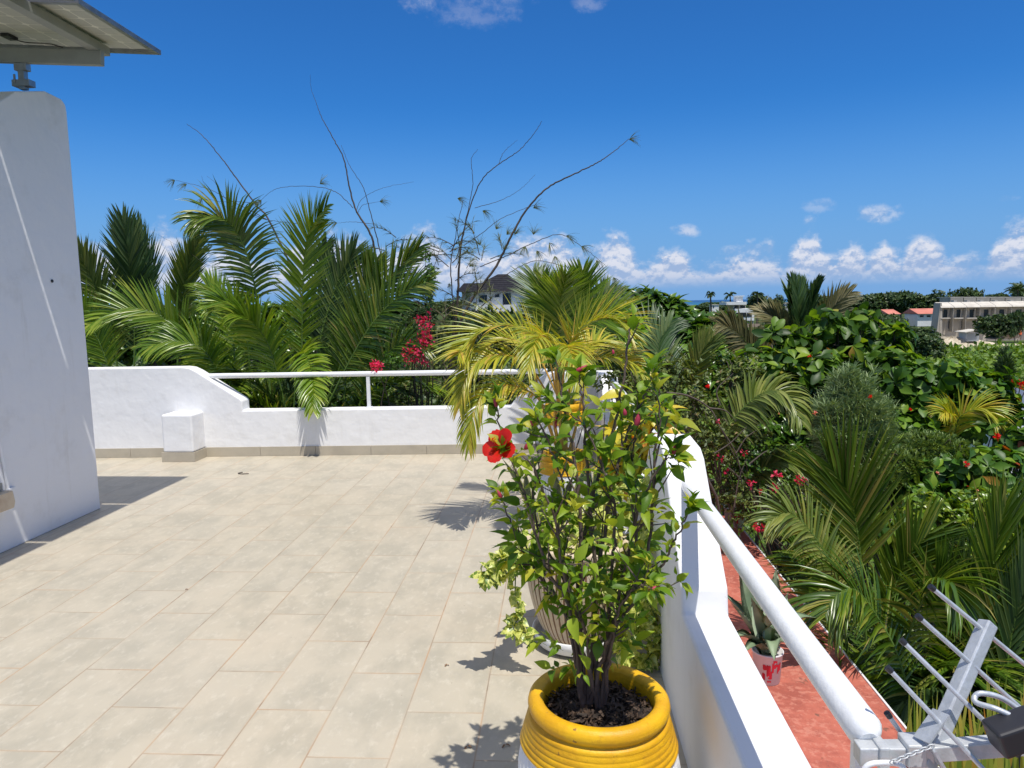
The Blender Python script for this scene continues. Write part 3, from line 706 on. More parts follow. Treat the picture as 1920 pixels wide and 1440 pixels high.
# hidden pots for snake plant and croton
E0 = np.array([.10, 4.55, 0.0])
t = thing('planter', E0, 'plain grey planter holding the banded snake plant', 'planter')
m = MB(); m.lathe([(.001, 0), (.12, 0), (.15, .12), (.17, .28), (.18, .30), (.165, .305), (.155, .28), (.001, .27)], E0, 40); m.build('pot', M['conc'], t)

# ================================================================== HIBISCUS
t = thing('hibiscus', A0+np.array([0, 0, .39]), 'leafy hibiscus bush with one open red flower in the nearest yellow rimmed pot', 'flowering shrub')
stems = [
 ([(1108,1340),(1095,1240),(1092,1120),(1088,1000),(1082,900),(1062,790),(1050,720),(1040,668)], .02, .011),
 ([(1108,1340),(1090,1235),(1060,1130),(1020,1050),(995,960),(965,880),(938,800),(928,748)], -.12, .008),
 ([(1115,1335),(1120,1200),(1125,1080),(1140,960),(1160,860),(1190,780),(1215,730),(1228,680)], .10, .010),
 ([(1115,1335),(1130,1200),(1170,1120),(1208,1060),(1222,960),(1228,850),(1238,790),(1222,700)], -.02, .009),
 ([(1120,1320),(1150,1200),(1190,1130),(1240,1060),(1272,1000),(1299,945)], -.14, .008),
 ([(1110,1335),(1105,1200),(1110,1060),(1105,930),(1098,820),(1092,750),(1085,700)], .06, .010),
 ([(1104,1320),(1070,1160),(1020,1090),(985,1040),(955,975),(938,925)], .05, .008),
 ([(1110,1330),(1140,1180),(1170,1060),(1200,950),(1235,880),(1262,852)], -.10, .008),
 ([(1120,1300),(1105,1180),(1060,1080),(1040,980),(1010,900),(985,860),(950,842)], -.18, .007),
 ([(1115,1320),(1150,1150),(1200,1100),(1222,1105)], -.2, .006),
 ([(1108,1330),(1090,1100),(1110,950),(1140,840),(1165,740),(1178,640),(1184,602)], .14, .010),
 ([(1118,1320),(1135,1100),(1150,960),(1120,850),(1080,780),(1020,745)], .0, .007),
 ([(1108,1320),(1090,1150),(1040,1050),(1010,1000),(1000,930),(1010,870),(1000,800)], .12, .007),
 ([(1118,1320),(1140,1120),(1190,1010),(1180,900),(1190,820),(1200,770)], .15, .008),
 ([(1108,1320),(1075,1120),(1050,1000),(1060,930),(1030,830),(1010,790)], -.05, .007),
]
m = MB(); leafpos = []
allst = []
for si, (pl, dy, r) in enumerate(stems):
    k = len(pl); off = (-13, 15)[si % 2]; pl = [(x+off*max(0, 1-i/2.5), y) for i, (x, y) in enumerate(pl)]; pts = np.array([P(x, y, 2.085+dy*(i/(k-1))**.8) for i, (x, y) in enumerate(pl)])
    sp = spline(pts, 44); sp[1:-1] += rng.normal(0, .0022, sp[1:-1].shape)
    m.tube(sp, np.linspace(r*.80, r*.20, 44), 7, 0, cap=False); allst.append((sp, r))
tips = []
for sp, r in allst:
    for q in range(9):
        i = min(rnd.randrange(8, 40), rnd.randrange(8, 40)); b = sp[i]; tg = norm(sp[min(i+2, 43)]-sp[i-2]); d = norm(tg*rnd.uniform(.3, .9)+rand_unit(1)[0]*.8+np.array([0, 0, .25])); d[1] *= .8
        Ls = rnd.uniform(.035, .13)*(1.2 if i < 32 else .7); tw = spline([b, b+d*Ls*.5+np.array([0, 0, .004]), b+d*Ls+np.array([0, 0, .016])], 7)
        m.tube(tw, np.linspace(.0032, .0012, 7), 5, 0, cap=False); tips.append(tw)
m.build('branches', M['hstem'], t)
low = []
for sp, r in allst:
    for q in range(3):
        i = rnd.randrange(4, 13); d = norm(rand_unit(1)[0]*[1, .9, .4]+np.array([0, -.2, .2])); Ls = rnd.uniform(.04, .12)
        low.append(spline([sp[i], sp[i]+d*Ls*.5, sp[i]+d*Ls+np.array([0, 0, .015])], 7))
tips += low[:22]
cs, ds = [], []
for sp, r in allst:
    L_ = len(sp)
    for i in range(9, L_):
        tg = norm(sp[min(i+1, L_-1)]-sp[i-1]); nn = 1 if i < 20 else 2
        if i >= L_-4: nn = 4
        for _ in range(nn):
            if rnd.random() < (.48 if i < 24 else .56 if i < L_-5 else .12): continue
            cs.append(sp[i]); ds.append(norm(rand_unit(1)[0]*1.0+tg*(.5 if i < L_-4 else 1.2)+np.array([0, 0, .15])))
for tw in tips:
    for i in range(2, 7):
        tg = norm(tw[i]-tw[i-1])
        for _ in range(int(rnd.random() < .6) if i < 6 else 3): cs.append(tw[i]); ds.append(norm(rand_unit(1)[0]+tg*.8+np.array([0, 0, .1])))
cs = np.array(cs); ds = np.array(ds); n = len(cs)
m = MB()
pet = rng.uniform(.006, .022, n)
upv = np.array([.1, -.25, 1.0])+rand_unit(n)*.65
X, Yv, Z = frames(ds, upv)
ln = .017+.050*rng.beta(1.7, 2.2, n)
m.place(LEAF[0], LEAF[1], X, Yv, Z, cs+ds*pet[:, None], np.stack([ln*rng.uniform(.95, 1.3, n), ln, ln*rng.uniform(.5, 1.8, n)], 1), 0)
for i in range(0, n):
    m.v.append(np.array([cs[i]-X[i]*.0007, cs[i]+X[i]*.0007, cs[i]+ds[i]*pet[i]+X[i]*.0007, cs[i]+ds[i]*pet[i]-X[i]*.0007])); m.f.append((np.array([(0, 1, 2, 3)])+m.n, 0, True)); m.n += 4
m.build('foliage', M['hib'], t)
# flowers
def hib_flower(c, axis, r, parent):
    m = MB(); ax = norm(np.asarray(axis, float)); u = norm(np.cross(ax, [0, .3, 1.0])); v = np.cross(ax, u)
    for k in range(5):
        a_ = 2*math.pi*k/5+.2; V = []; nu, nv = 7, 8
        for j in range(nv+1):
            f = j/nv
            for i in range(nu):
                g = (i/(nu-1)-.5)*2; wd = .78*math.sin(math.pi*min(1, f**.75*.80+.04))
                th_ = a_+g*wd; rad = r*f*(1-.07*abs(g)**3)+.004; ruff = .06*r*math.sin(g*9+k*2)*f**2
                hh_ = r*(.55*f-.42*f*f)+ruff+.015*(k % 2)*f
                V.append(np.asarray(c)+(u*math.cos(th_)+v*math.sin(th_))*rad+ax*hh_)
        Q = [(j*nu+i, j*nu+i+1, (j+1)*nu+i+1, (j+1)*nu+i) for j in range(nv) for i in range(nu-1)]
        m.add(V, Q, 0)
    f = m.build('flower', M['redpetal'], parent, 'open scarlet hibiscus flower')
    m = MB(); e = np.asarray(c)+ax*r*1.0+np.array([0, 0, .008]); m.tube(spline([c, np.asarray(c)+ax*r*.55, e], 10), .0022, 6)
    pz_ = np.array([e-ax*.02*rnd.random()+rand_unit(1)[0]*.006 for _ in range(34)])
    for p_ in pz_: m.box(p_, (.0024, .0024, .0024), None, 1)
    m.build('stamen', [M['redpetal'], M['yellow']], f)
hib_flower(P(938, 838, 1.90), (-.35, -.75, .45), .046, t)
def bud(c, d, L_, r, parent, name='flower_bud', mt='wilt', label=None):
    m = MB(); d = norm(np.asarray(d, float)); c = np.asarray(c, float)
    tt = np.linspace(0, 1, 9); bend = norm(np.cross(d, [0, 1, .2]))*L_*.12
    m.tube([c+d*L_*q+bend*q*q for q in tt], [r*.55, r*.8, r*.95, r, r*.95, r*.85, r*.65, r*.4, r*.1], 8, 0, cap=False)
    m.tube([c-d*L_*.30, c-d*L_*.05, c+d*L_*.22], [r*.4, r*.8, r*.7], 8, 1)
    m.build(name, [M[mt], M['hib']], parent, label)
for (x, y, Y, dx, dz, L_, r_, lb) in [(930,765,1.97,0,1,.034,.0062,'closed crimson bud'),(940,935,2.12,-.35,1,.030,.006,'closed crimson bud'),(1262,853,1.98,.25,1,.030,.006,'closed crimson bud'),(1001,800,2.1,-.2,1,.040,.0075,'wilted pink flower'),(1078,697,2.14,.9,.35,.040,.0068,'furled crimson flower'),(1192,800,2.05,.35,1,.042,.0085,'wilted crimson flower'),(1213,1108,1.9,1,.3,.036,.007,'spent red flower hanging to the right'),(1150,665,2.2,0,1,.016,.004,'small red bud'),(1046,780,2.1,-.3,-1,.036,.006,'shrivelled dark flower'),(1172,780,2.1,0,1,.022,.006,'closed crimson bud'),(995,832,2.0,-.4,-.3,.026,.008,'shrivelled dark flower')]:
    bud(P(x, y, Y), (dx, 0, dz), L_, r_, t, label=lb)

# ================================================================== POTHOS etc
t = thing('pothos', B0+np.array([0, 0, .47]), 'trailing yellow green variegated pothos spilling from the cream planter', 'trailing plant')
m = MB(); c0, d0 = [], []
def strand(pts, r=.003, dens=1.0, sz=1.0):
    sp = spline([P(*q) for q in pts], 10*len(pts)); m.tube(sp, r, 5, 1, cap=False)
    for i in range(len(sp)):
        for _ in range(2 if rnd.random() < dens*.6 else 1):
            if rnd.random() < dens*.8: c0.append(sp[i]); d0.append(norm(rand_unit(1)[0]+np.array([0, -.3, .05])))
for pts in [[(1010,1040,3.3),(975,1030,3.1),(940,1050,3.0),(915,1085,2.95)],[(1000,1050,3.2),(968,1055,3.05),(935,1080,3.0),(905,1080,2.98)],
            [(1000,1040,3.2),(972,1060,3.08),(966,1110,3.07),(975,1150,3.07),(965,1175,3.06),(990,1190,3.05)],
            [(990,1050,3.2),(960,1040,3.0),(930,1055,2.98)],[(1160,1060,3.3),(1190,1110,3.12),(1200,1170,3.08),(1190,1220,3.08)],
            [(1160,1060,3.3),(1210,1120,3.12),(1235,1180,3.10),(1240,1230,3.10),(1243,1290,3.08)],[(1165,1080,3.2),(1180,1140,3.06),(1165,1200,3.05),(1170,1240,3.05)],
            [(1205,1140,3.2),(1225,1200,3.1),(1215,1235,3.09),(1190,1245,3.08)],[(1120,1050,3.3),(1150,1120,3.05),(1158,1190,3.02)],[(1225,1160,3.2),(1238,1170,3.2),(1238,1230,3.15),(1246,1310,3.0)]]: strand(pts)
lob = [(P(1010,1015,3.3), (.12,.12,.09)), (P(1080,1000,3.4), (.2,.16,.11)), (P(1160,1020,3.35), (.16,.14,.14)), (P(1195,1090,3.25), (.1,.1,.14)), (P(1215,960,3.45), (.06,.12,.22)), (P(1150,950,3.5), (.15,.12,.1))]
pp, dd = blob_points(lob, 520, .3)
C = np.concatenate([np.array(c0), pp]); D = np.concatenate([np.array(d0), norm(dd+np.array([0, -.2, .1])+rng.normal(0, .5, dd.shape))]); n = len(C)
X, Yv, Z = frames(D, np.array([-.1, -.5, 1.0])+rand_unit(n)*.7); ln = rng.uniform(.030, .060, n)
m.place(HEART[0], HEART[1], X, Yv, Z, C+D*.012, ln, 0)
m.build('foliage', [M['pothos'], M['palmstem']], t)

def snake_leaf(parent, base, tip, w, bend=.06):
    base, tip = np.asarray(base, float), np.asarray(tip, float); d = tip-base; side0 = norm(np.cross(d, [rnd.uniform(-.6, .6), 1, 0]))
    n_ = 14; V = []; bv = rand_unit(1)[0]*bend; bv[2] = 0
    for i in range(n_+1):
        f = i/n_; tw = rnd.uniform(-.03, .03)+f*.6*bv[0]*8; c = base+d*f+bv*math.sin(f*math.pi)
        wd = w*(.55+.6*math.sin(math.pi*min(1, f*.9+.08)))*(1-max(0, f-.8)/.2*.97)*.5
        nrm = norm(np.cross(side0, d)); s_ = side0*math.cos(tw)+nrm*math.sin(tw)
        V += [c-s_*wd+nrm*wd*.3, c-s_*wd*.78+nrm*wd*.2, c, c+s_*wd*.78+nrm*wd*.2, c+s_*wd+nrm*wd*.3]
    m = MB(); q0, q1 = [], []
    for i in range(n_):
        a_ = 5*i
        for j in range(4): (q1 if j in (0, 3) else q0).append((a_+j, a_+j+1, a_+j+6, a_+j+5))
    m.add(V, q0, 0); m.f.append((np.array(q1), 1, True)); m.build('leaf', [M['snake'], M['snakeedge']], parent)
t = thing('snake_plant', E0+np.array([0, 0, .27]), 'upright snake plant with banded grey green leaves and yellow margins behind the hibiscus', 'snake plant')
for bx, by, tx, ty, w_ in [(1010,1010,942,860,.05),(1015,1010,985,880,.05),(1030,1010,1018,905,.05),(1045,1005,1038,880,.055),(1060,1010,1075,890,.05),(1075,1010,1100,870,.05),(1085,1010,1120,850,.05),(1090,1010,1143,790,.045),(1095,1010,1160,860,.05),(1070,1015,1060,920,.05),(1100,1010,1175,900,.05),(1050,1010,1085,900,.045)]:
    snake_leaf(t, P(bx, by, 4.55), P(tx, ty, 4.4+rnd.uniform(-.1, .15)), w_*1.0)
H0 = np.array([.24, 4.05, 0.0])
tp = thing('planter', H0, 'small white planter by the right parapet holding the yellow croton', 'planter')
m = MB(); m.lathe([(.001, 0), (.11, 0), (.14, .12), (.155, .3), (.165, .32), (.15, .325), (.14, .3), (.001, .29)], H0, 40); m.build('pot', M['potw'], tp)
t = thing('croton', H0+np.array([0, 0, .3]), 'tall croton with yellow and orange leaves beside the hump of the right parapet', 'shrub')
m = MB(); cs, ds = [], []
for (tx, ty, Y) in [(1235,790,3.6),(1250,770,3.65),(1205,800,3.8),(1190,760,3.9),(1215,860,3.7),(1180,850,3.9),(1225,770,3.6),(1172,740,4.0),(1265,792,3.66)]:
    tip = P(tx, ty, Y); b = H0+np.array([rnd.uniform(-.05, .05), rnd.uniform(-.05, .05), .29]); sp = spline([b, b*.4+tip*.6+np.array([-.05, 0, .02]), tip], 16)
    m.tube(sp, np.linspace(.008, .003, 16), 6)
    for i in range(7, 16):
        for _ in range(2): cs.append(sp[i]); ds.append(norm(rand_unit(1)[0]+np.array([0, -.1, .3])))
m.build('stems', M['bark'], t)
cs = np.array(cs); ds = np.array(ds); n = len(cs); m = MB(); X, Yv, Z = frames(ds, np.array([0, -.2, 1.0])+rand_unit(n)*.4)
m.place(LEAF[0], LEAF[1], X, Yv, Z, cs, rng.uniform(.08, .16, n)[:, None]*np.array([[1.0, 1, 1]]), 0); m.build('foliage', M['croton'], t)

# ================================================================== GOLDEN PALM in pot C and green palm in pot D
def pfrond(parent, pix, L, mats, stem='palmstem', **kw):
    m = MB(); frond(m, [P(*q) for q in pix], L, **kw); return m.build('frond', [M[mats], M[stem]], parent)
t = thing('areca_palm', Cc+np.array([0, 0, .4]), 'golden yellow areca palm arching over the middle yellow rimmed pot', 'palm')
m = MB()
for pix, r in [([(1056,850,5.6),(1052,800,5.55),(1046,740,5.45),(1042,690,5.4)], .022), ([(1048,850,5.6),(1030,800,5.5),(1012,750,5.4),(1004,700,5.3)], .014), ([(1060,850,5.6),(1062,790,5.6),(1070,720,5.6),(1075,680,5.6)], .018), ([(1066,850,5.6),(1080,800,5.65),(1092,740,5.65)], .013), ([(1052,850,5.62),(1040,790,5.62),(1052,720,5.6)], .016)]:
    m.tube(spline([P(*q) for q in pix], 14), [r, r*.8, r*.6], 8)
m.build('stems', M['goldstem'], t)
Yl = dict(width=.0155, r0=.008, N=(.1,-.5,.9), jit=.14, t0=.18)
pfrond(t, [(1040,760,5.45),(990,683,5.3),(952,667,5.2),(904,672,5.1),(872,712,5.0),(862,760,4.95)], 0.258, 'palmy', 'goldstem', n=44, droop=.35, vang=.2, **Yl)
pfrond(t, [(1044,740,5.5),(1020,650,5.4),(965,612,5.3),(905,618,5.2),(875,648,5.1),(862,662,5.0)], 0.319, 'palmy', 'goldstem', n=46, droop=.12, vang=.35, **Yl)
pfrond(t, [(1040,790,5.45),(1001,740,5.3),(952,722,5.2),(905,742,5.05),(884,790,4.95),(880,835,4.9)], 0.228, 'palmy', 'goldstem', n=40, droop=.5, vang=.05, **Yl)
pfrond(t, [(1052,740,5.5),(1064,658,5.45),(1085,624,5.4),(1126,597,5.3),(1160,602,5.2),(1178,622,5.15)], 0.319, 'palmy', 'goldstem', n=44, droop=.12, vang=.35, **Yl)
pfrond(t, [(1050,740,5.5),(1040,670,5.3),(1020,630,5.1),(1005,640,4.9),(990,690,4.75)], 0.258, 'palmy', 'goldstem', n=40, droop=.35, vang=.2, **Yl)
pfrond(t, [(1054,740,5.5),(1058,680,5.3),(1060,650,5.1),(1070,660,4.9),(1085,720,4.75)], 0.258, 'palmy', 'goldstem', n=40, droop=.35, vang=.2, **Yl)
pfrond(t, [(1056,750,5.5),(1080,690,5.45),(1130,672,5.3),(1180,678,5.2),(1215,705,5.1)], 0.243, 'palmy', 'goldstem', n=40, droop=.25, vang=.25, **Yl)
pfrond(t, [(1056,740,5.6),(1090,660,5.7),(1120,640,5.8),(1160,655,5.9),(1185,690,6.0)], 0.258, 'palmy', 'goldstem', n=40, droop=.25, vang=.25, **Yl)
pfrond(t, [(1044,740,5.6),(1010,670,5.7),(975,640,5.8),(930,640,5.9),(900,670,6.0)], 0.258, 'palmy', 'goldstem', n=40, droop=.15, vang=.3, **Yl)
#pfrond(t, [(1040,780,5.45),(985,740,5.35),(945,750,5.3),(915,790,5.2),(905,850,5.1),(915,890,5.05)], 0.213, 'palmy', 'goldstem', n=36, droop=.5, vang=.05, **Yl)
#pfrond(t, [(1050,740,5.55),(1075,640,5.5),(1100,600,5.5),(1120,580,5.5)], 0.258, 'palmy', 'goldstem', n=36, droop=.1, vang=.3, **Yl)
#pfrond(t, [(1046,730,5.5),(1050,650,5.4),(1040,600,5.35),(1020,575,5.3)], 0.258, 'palmy', 'goldstem', n=36, droop=.1, vang=.3, **Yl)
t = thing('fan_leaf_palm', Dc+np.array([0, 0, .55]), 'green palm with a spiky upright crown rising from the back corner pot', 'palm')
m = MB()
for pix, r in [([(1057,762,7.3),(1052,700,7.2),(1050,650,7.1)], .03), ([(1070,762,7.3),(1085,700,7.25),(1080,650,7.2)], .02)]:
    m.tube(spline([P(*q) for q in pix], 12), [r, r*.75], 8)
m.build('stems', M['palmstem'], t)
Gr = dict(width=.022, r0=.011, N=(.1,-.9,.4), t0=.2)
for pix, L_, mt in [([(1050,680,7.1),(1048,620,7.1),(1050,565,7.05),(1060,520,6.9)], .40, 'palmb'), ([(1052,680,7.1),(1075,610,7.15),(1090,560,7.2),(1092,515,7.2)], .36, 'palmb'), ([(1050,680,7.1),(1040,610,7.1),(1025,570,7.1),(1018,530,7.1)], .33, 'palm'), ([(1056,680,7.1),(1100,620,7.3),(1125,580,7.4),(1140,545,7.5)], .34, 'palmd'), ([(1052,680,7.0),(1090,620,6.8),(1140,600,6.7),(1170,630,6.6)], .4, 'palmb'), ([(1050,680,7.1),(1025,600,7.5),(1010,550,7.8),(1000,515,8.0)], .4, 'palmd')]:
    pfrond(t, pix, L_, mt, n=40, droop=.12, vang=.35, a0=60, a1=15, **Gr)

# ================================================================== PALMS behind the far parapet
def palm(label, base, r=.08, group='areca palms behind the far parapet', name='areca_palm', crown=None):
    t = thing(name, base, label, 'palm', group); base = np.asarray(base, float); crown = np.asarray(crown, float) if crown is not None else base+np.array([0, 0, 6])
    m = MB(); 
    for k in range(3):
        o_ = rng.normal(0, .12, 3)*np.array([1, 1, 0]); m.tube(spline([base+o_, (base+crown)/2+o_*2, crown+o_*2], 12), [r, r*.8, r*.55], 8)
    m.build('trunk', M['trunk'], t); return t
def fill_fronds(t, c, n, az0, az1, Lr, leaf, mats, elr=(35, 80), n_l=38, width=.028, droop=.2, avoid=None):
    for _ in range(n):
        a_ = R(rnd.uniform(az0, az1)); e_ = R(rnd.uniform(*elr)); L_ = rnd.uniform(*Lr)
        h_ = np.array([math.cos(a_), math.sin(a_), 0]); p0 = np.asarray(c, float); p1 = p0+L_*.4*(h_*math.cos(e_)+np.array([0, 0, math.sin(e_)]))
        p2 = p1+L_*.35*(h_*math.cos(e_*.6)+np.array([0, 0, math.sin(e_*.6)])); p3 = p2+L_*.3*(h_*math.cos(e_*.05)+np.array([0, 0, math.sin(e_*.05)-.25]))
        m = MB(); frond(m, [p0, p1, p2, p3], leaf, n=n_l, width=width, N=(-h_[0]*.6, -h_[1]*.6, .9), droop=droop, vang=.25); m.build('frond', [M[rnd.choice(mats)], M['palmstem']], t)
PG = dict(width=.030, r0=.016, N=(.05,-.9,.45))
# main clump
c1 = P(570, 770, 9.2)
t = palm('large central areca palm clump behind the far parapet, one tall frond curling at its tip', (c1[0], c1[1], GZ), crown=c1)
pfrond(t, [(560,780,9.2),(566,652,9.2),(568,529,9.1),(578,440,9.0),(612,388,8.7)], .50, 'palmb', n=62, droop=.10, vang=.3, a0=50, a1=25, t0=.22, **PG)
pfrond(t, [(510,760,9.2),(492,620,9.2),(474,520,9.1),(452,450,9.0),(415,408,8.8),(364,412,8.6)], .55, 'palm', n=60, droop=.4, vang=.1, a0=60, a1=25, t0=.3, **PG)
pfrond(t, [(580,780,9.3),(600,640,9.4),(631,536,9.5),(664,474,9.5)], .55, 'palmd', n=50, droop=.12, vang=.3, a0=50, t0=.3, **PG)
pfrond(t, [(600,790,9.2),(635,694,9.1),(680,600,9.0),(728,525,8.9),(782,468,8.8)], .50, 'palm', n=60, droop=.12, vang=.3, a0=55, a1=20, t0=.2, **PG)
pfrond(t, [(600,790,9.0),(657,675,8.9),(702,602,8.8),(755,550,8.7),(802,528,8.6)], .45, 'palm', n=54, droop=.2, vang=.2, a0=60, a1=20, t0=.2, **PG)
pfrond(t, [(550,780,8.9),(556,690,8.8),(566,660,8.5),(580,680,8.1),(588,720,7.75),(588,768,7.55)], .30, 'palmb', n=44, droop=.25, vang=.15, a0=65, a1=25, t0=.35, width=.034, r0=.011, N=(0,-.8,.6))
pfrond(t, [(540,790,9.0),(520,700,8.9),(500,640,8.8),(470,600,8.6),(440,590,8.4)], .5, 'palmb', n=44, droop=.3, vang=.2, t0=.2, **PG)
pfrond(t, [(640,800,9.2),(650,700,9.2),(662,600,9.3),(690,530,9.3),(700,500,9.3)], .5, 'palm', n=50, droop=.1, vang=.35, t0=.2, **PG)
pfrond(t, [(660,800,9.0),(690,720,8.9),(720,670,8.8),(760,640,8.7),(800,650,8.6)], .42, 'palm', n=44, droop=.3, vang=.2, t0=.15, **PG)
#pfrond(t, [(560,790,9.4),(545,640,9.5),(530,560,9.6),(500,470,9.6),(490,430,9.6)], .5, 'palmd', n=50, droop=.15, vang=.3, t0=.2, **PG)
pfrond(t, [(600,790,9.4),(615,660,9.6),(620,580,9.7),(605,500,9.8),(612,460,9.8)], .4, 'palmd', n=50, droop=.15, vang=.3, t0=.2, **PG)
fill_fronds(t, P(570, 850, 9.3), 8, 0, 360, (1.3, 2.0), .45, ['palm', 'palmd', 'palm', 'palmb'], elr=(40, 80))
fill_fronds(t, P(660, 860, 9.2), 5, -100, 90, (1.2, 1.9), .42, ['palm', 'palmd', 'palmb'], elr=(40, 80))
# left clump
c2 = P(390, 800, 9.1)
t = palm('left areca palm behind the raised wall end, a long frond arching far left', (c2[0], c2[1], GZ), crown=c2)
pfrond(t, [(440,770,9.2),(402,690,9.1),(350,632,9.0),(297,590,8.9),(234,578,8.8),(165,610,8.7)], .50, 'palmb', n=64, droop=.15, vang=.3, a0=62, a1=25, t0=.05, **PG)
pfrond(t, [(470,760,9.1),(466,660,9.0),(452,590,8.9),(425,566,8.8),(395,575,8.7)], .36, 'palmb', n=42, droop=.25, vang=.2, t0=.25, **PG)
pfrond(t, [(420,780,9.0),(405,700,8.9),(380,655,8.8),(330,640,8.7),(275,650,8.6)], .42, 'palmb', n=44, droop=.35, vang=.15, t0=.2, **PG)
pfrond(t, [(430,780,9.3),(440,680,9.4),(430,600,9.5),(405,555,9.5),(392,540,9.5)], .42, 'palmb', n=44, droop=.2, vang=.2, t0=.2, **PG)
fill_fronds(t, P(420, 850, 9.2), 8, 20, 340, (1.1, 1.9), .42, ['palm', 'palmb', 'palmd'], elr=(40, 78))
fill_fronds(t, P(500, 860, 9.2), 7, 20, 340, (1.1, 1.8), .42, ['palm', 'palmd', 'palmb'], elr=(50, 80))
# far left clump
c3 = P(250, 800, 10.4)
t = palm('dark bluish palm at the far left, its stiff fronds standing against the sky', (c3[0], c3[1], GZ), crown=c3)
pfrond(t, [(250,780,10.4),(252,620,10.4),(246,517,10.3),(232,418,10.2)], .62, 'palmd', n=64, droop=.05, vang=.2, a0=45, a1=12, t0=.25, width=.04, r0=.016, N=(.3,-.9,.3))
pfrond(t, [(260,780,10.6),(272,620,10.7),(280,520,10.8),(262,430,10.9)], .62, 'palmd', n=60, droop=.05, vang=.25, a0=42, a1=12, t0=.25, width=.04, r0=.016, N=(-.4,-.8,.3))
pfrond(t, [(330,760,10.6),(336,620,10.6),(348,520,10.5),(372,452,10.4)], .50, 'palmc', n=50, droop=.05, vang=.35, a0=38, a1=12, t0=.35, width=.035, r0=.016, N=(.4,-.8,.3))
pfrond(t, [(230,780,10.0),(210,620,9.9),(175,530,9.8),(150,480,9.7)], .55, 'palmc', n=54, droop=.15, vang=.3, t0=.2, **PG)
pfrond(t, [(230,780,9.8),(190,650,9.7),(150,590,9.6),(110,570,9.5)], .55, 'palmb', n=54, droop=.2, vang=.3, t0=.2, **PG)
fill_fronds(t, P(240, 850, 10.2), 14, 0, 360, (1.3, 2.1), .5, ['palmd', 'palmd', 'palm'], elr=(40, 80))
fill_fronds(t, P(330, 850, 9.9), 9, 0, 360, (1.2, 1.9), .45, ['palmd', 'palmd', 'palm'], elr=(40, 75))
fill_fronds(t, P(120, 850, 9.9), 6, 0, 360, (1.3, 2.0), .45, ['palmd', 'palm'], elr=(40, 75))

# ================================================================== CASUARINA SAPLING with bare branches
def needles(mb, c, d, L_, n_, mi=0, w_=.0022, sp_=.7):
    c = np.asarray(c, float); dd = norm(norm(np.asarray(d, float))[None]+rand_unit(n_)*sp_); rows = []; cur = np.repeat(c[None], n_, 0); ln = L_*rng.uniform(.5, 1.1, n_)
    X = norm(np.cross(dd, np.array([.1, 1, .2])))
    for k in range(4):
        f = k/3; wd = w_*(1-f*.7); rows.append(np.stack([cur-X*wd, cur+X*wd], 1)); cur = cur+dd*(ln/3)[:, None]; dd = norm(dd+np.array([0, 0, -.28]))
    V = np.stack(rows, 1).reshape(n_, 8, 3); q = np.array([(0, 1, 3, 2), (2, 3, 5, 4), (4, 5, 7, 6)])
    Fa = (q[None]+(np.arange(n_)*8)[:, None, None]).reshape(-1, 4); mb.v.append(V.reshape(-1, 3)); mb.f.append((Fa+mb.n, mi, True)); mb.n += n_*8
def casuarina(label, base, branches, crown, ntw, group=None, tufts=()):
    t = thing('casuarina_tree', base, label, 'tree', group); m = MB(); m2 = MB()
    for pix, r0, r1 in branches:
        sp = spline([P(*q) for q in pix], 9*len(pix)); sp[1:-1] += rng.normal(0, .0025, sp[1:-1].shape); m.tube(sp, np.linspace(r0*1.25, r1*1.35, len(sp)), 5, 0, cap=False)
    for (x, y, Y, dx, dy_) in tufts:
        c = P(x, y, Y); needles(m2, c, (dx, 0, dy_), .17, 26)
    for (x0, y0, x1, y1, Y) in crown:
        for _ in range(ntw):
            x = rnd.uniform(x0, x1); y = rnd.uniform(y0, y1); c = P(x, y, Y+rnd.uniform(-.5, .6)); d = norm(np.array([rnd.uniform(-1, 1), rnd.uniform(-.5, .5), rnd.uniform(-.1, .9)]))
            L_ = rnd.uniform(.15, .5); tw = spline([c, c+d*L_*.5+np.array([0, 0, .04]), c+d*L_], 6); m.tube(tw, np.linspace(.006, .002, 6), 4, 0, cap=False)
            for i in range(1, 6, 1): needles(m2, tw[i], norm(d+rand_unit(1)[0]*.4), .13, 7, sp_=.6)
    m.build('trunk', M['twig'], t); m2.build('crown', M['needle'], t); return t
cb = P(860, 800, 9.6)
YY = 9.4
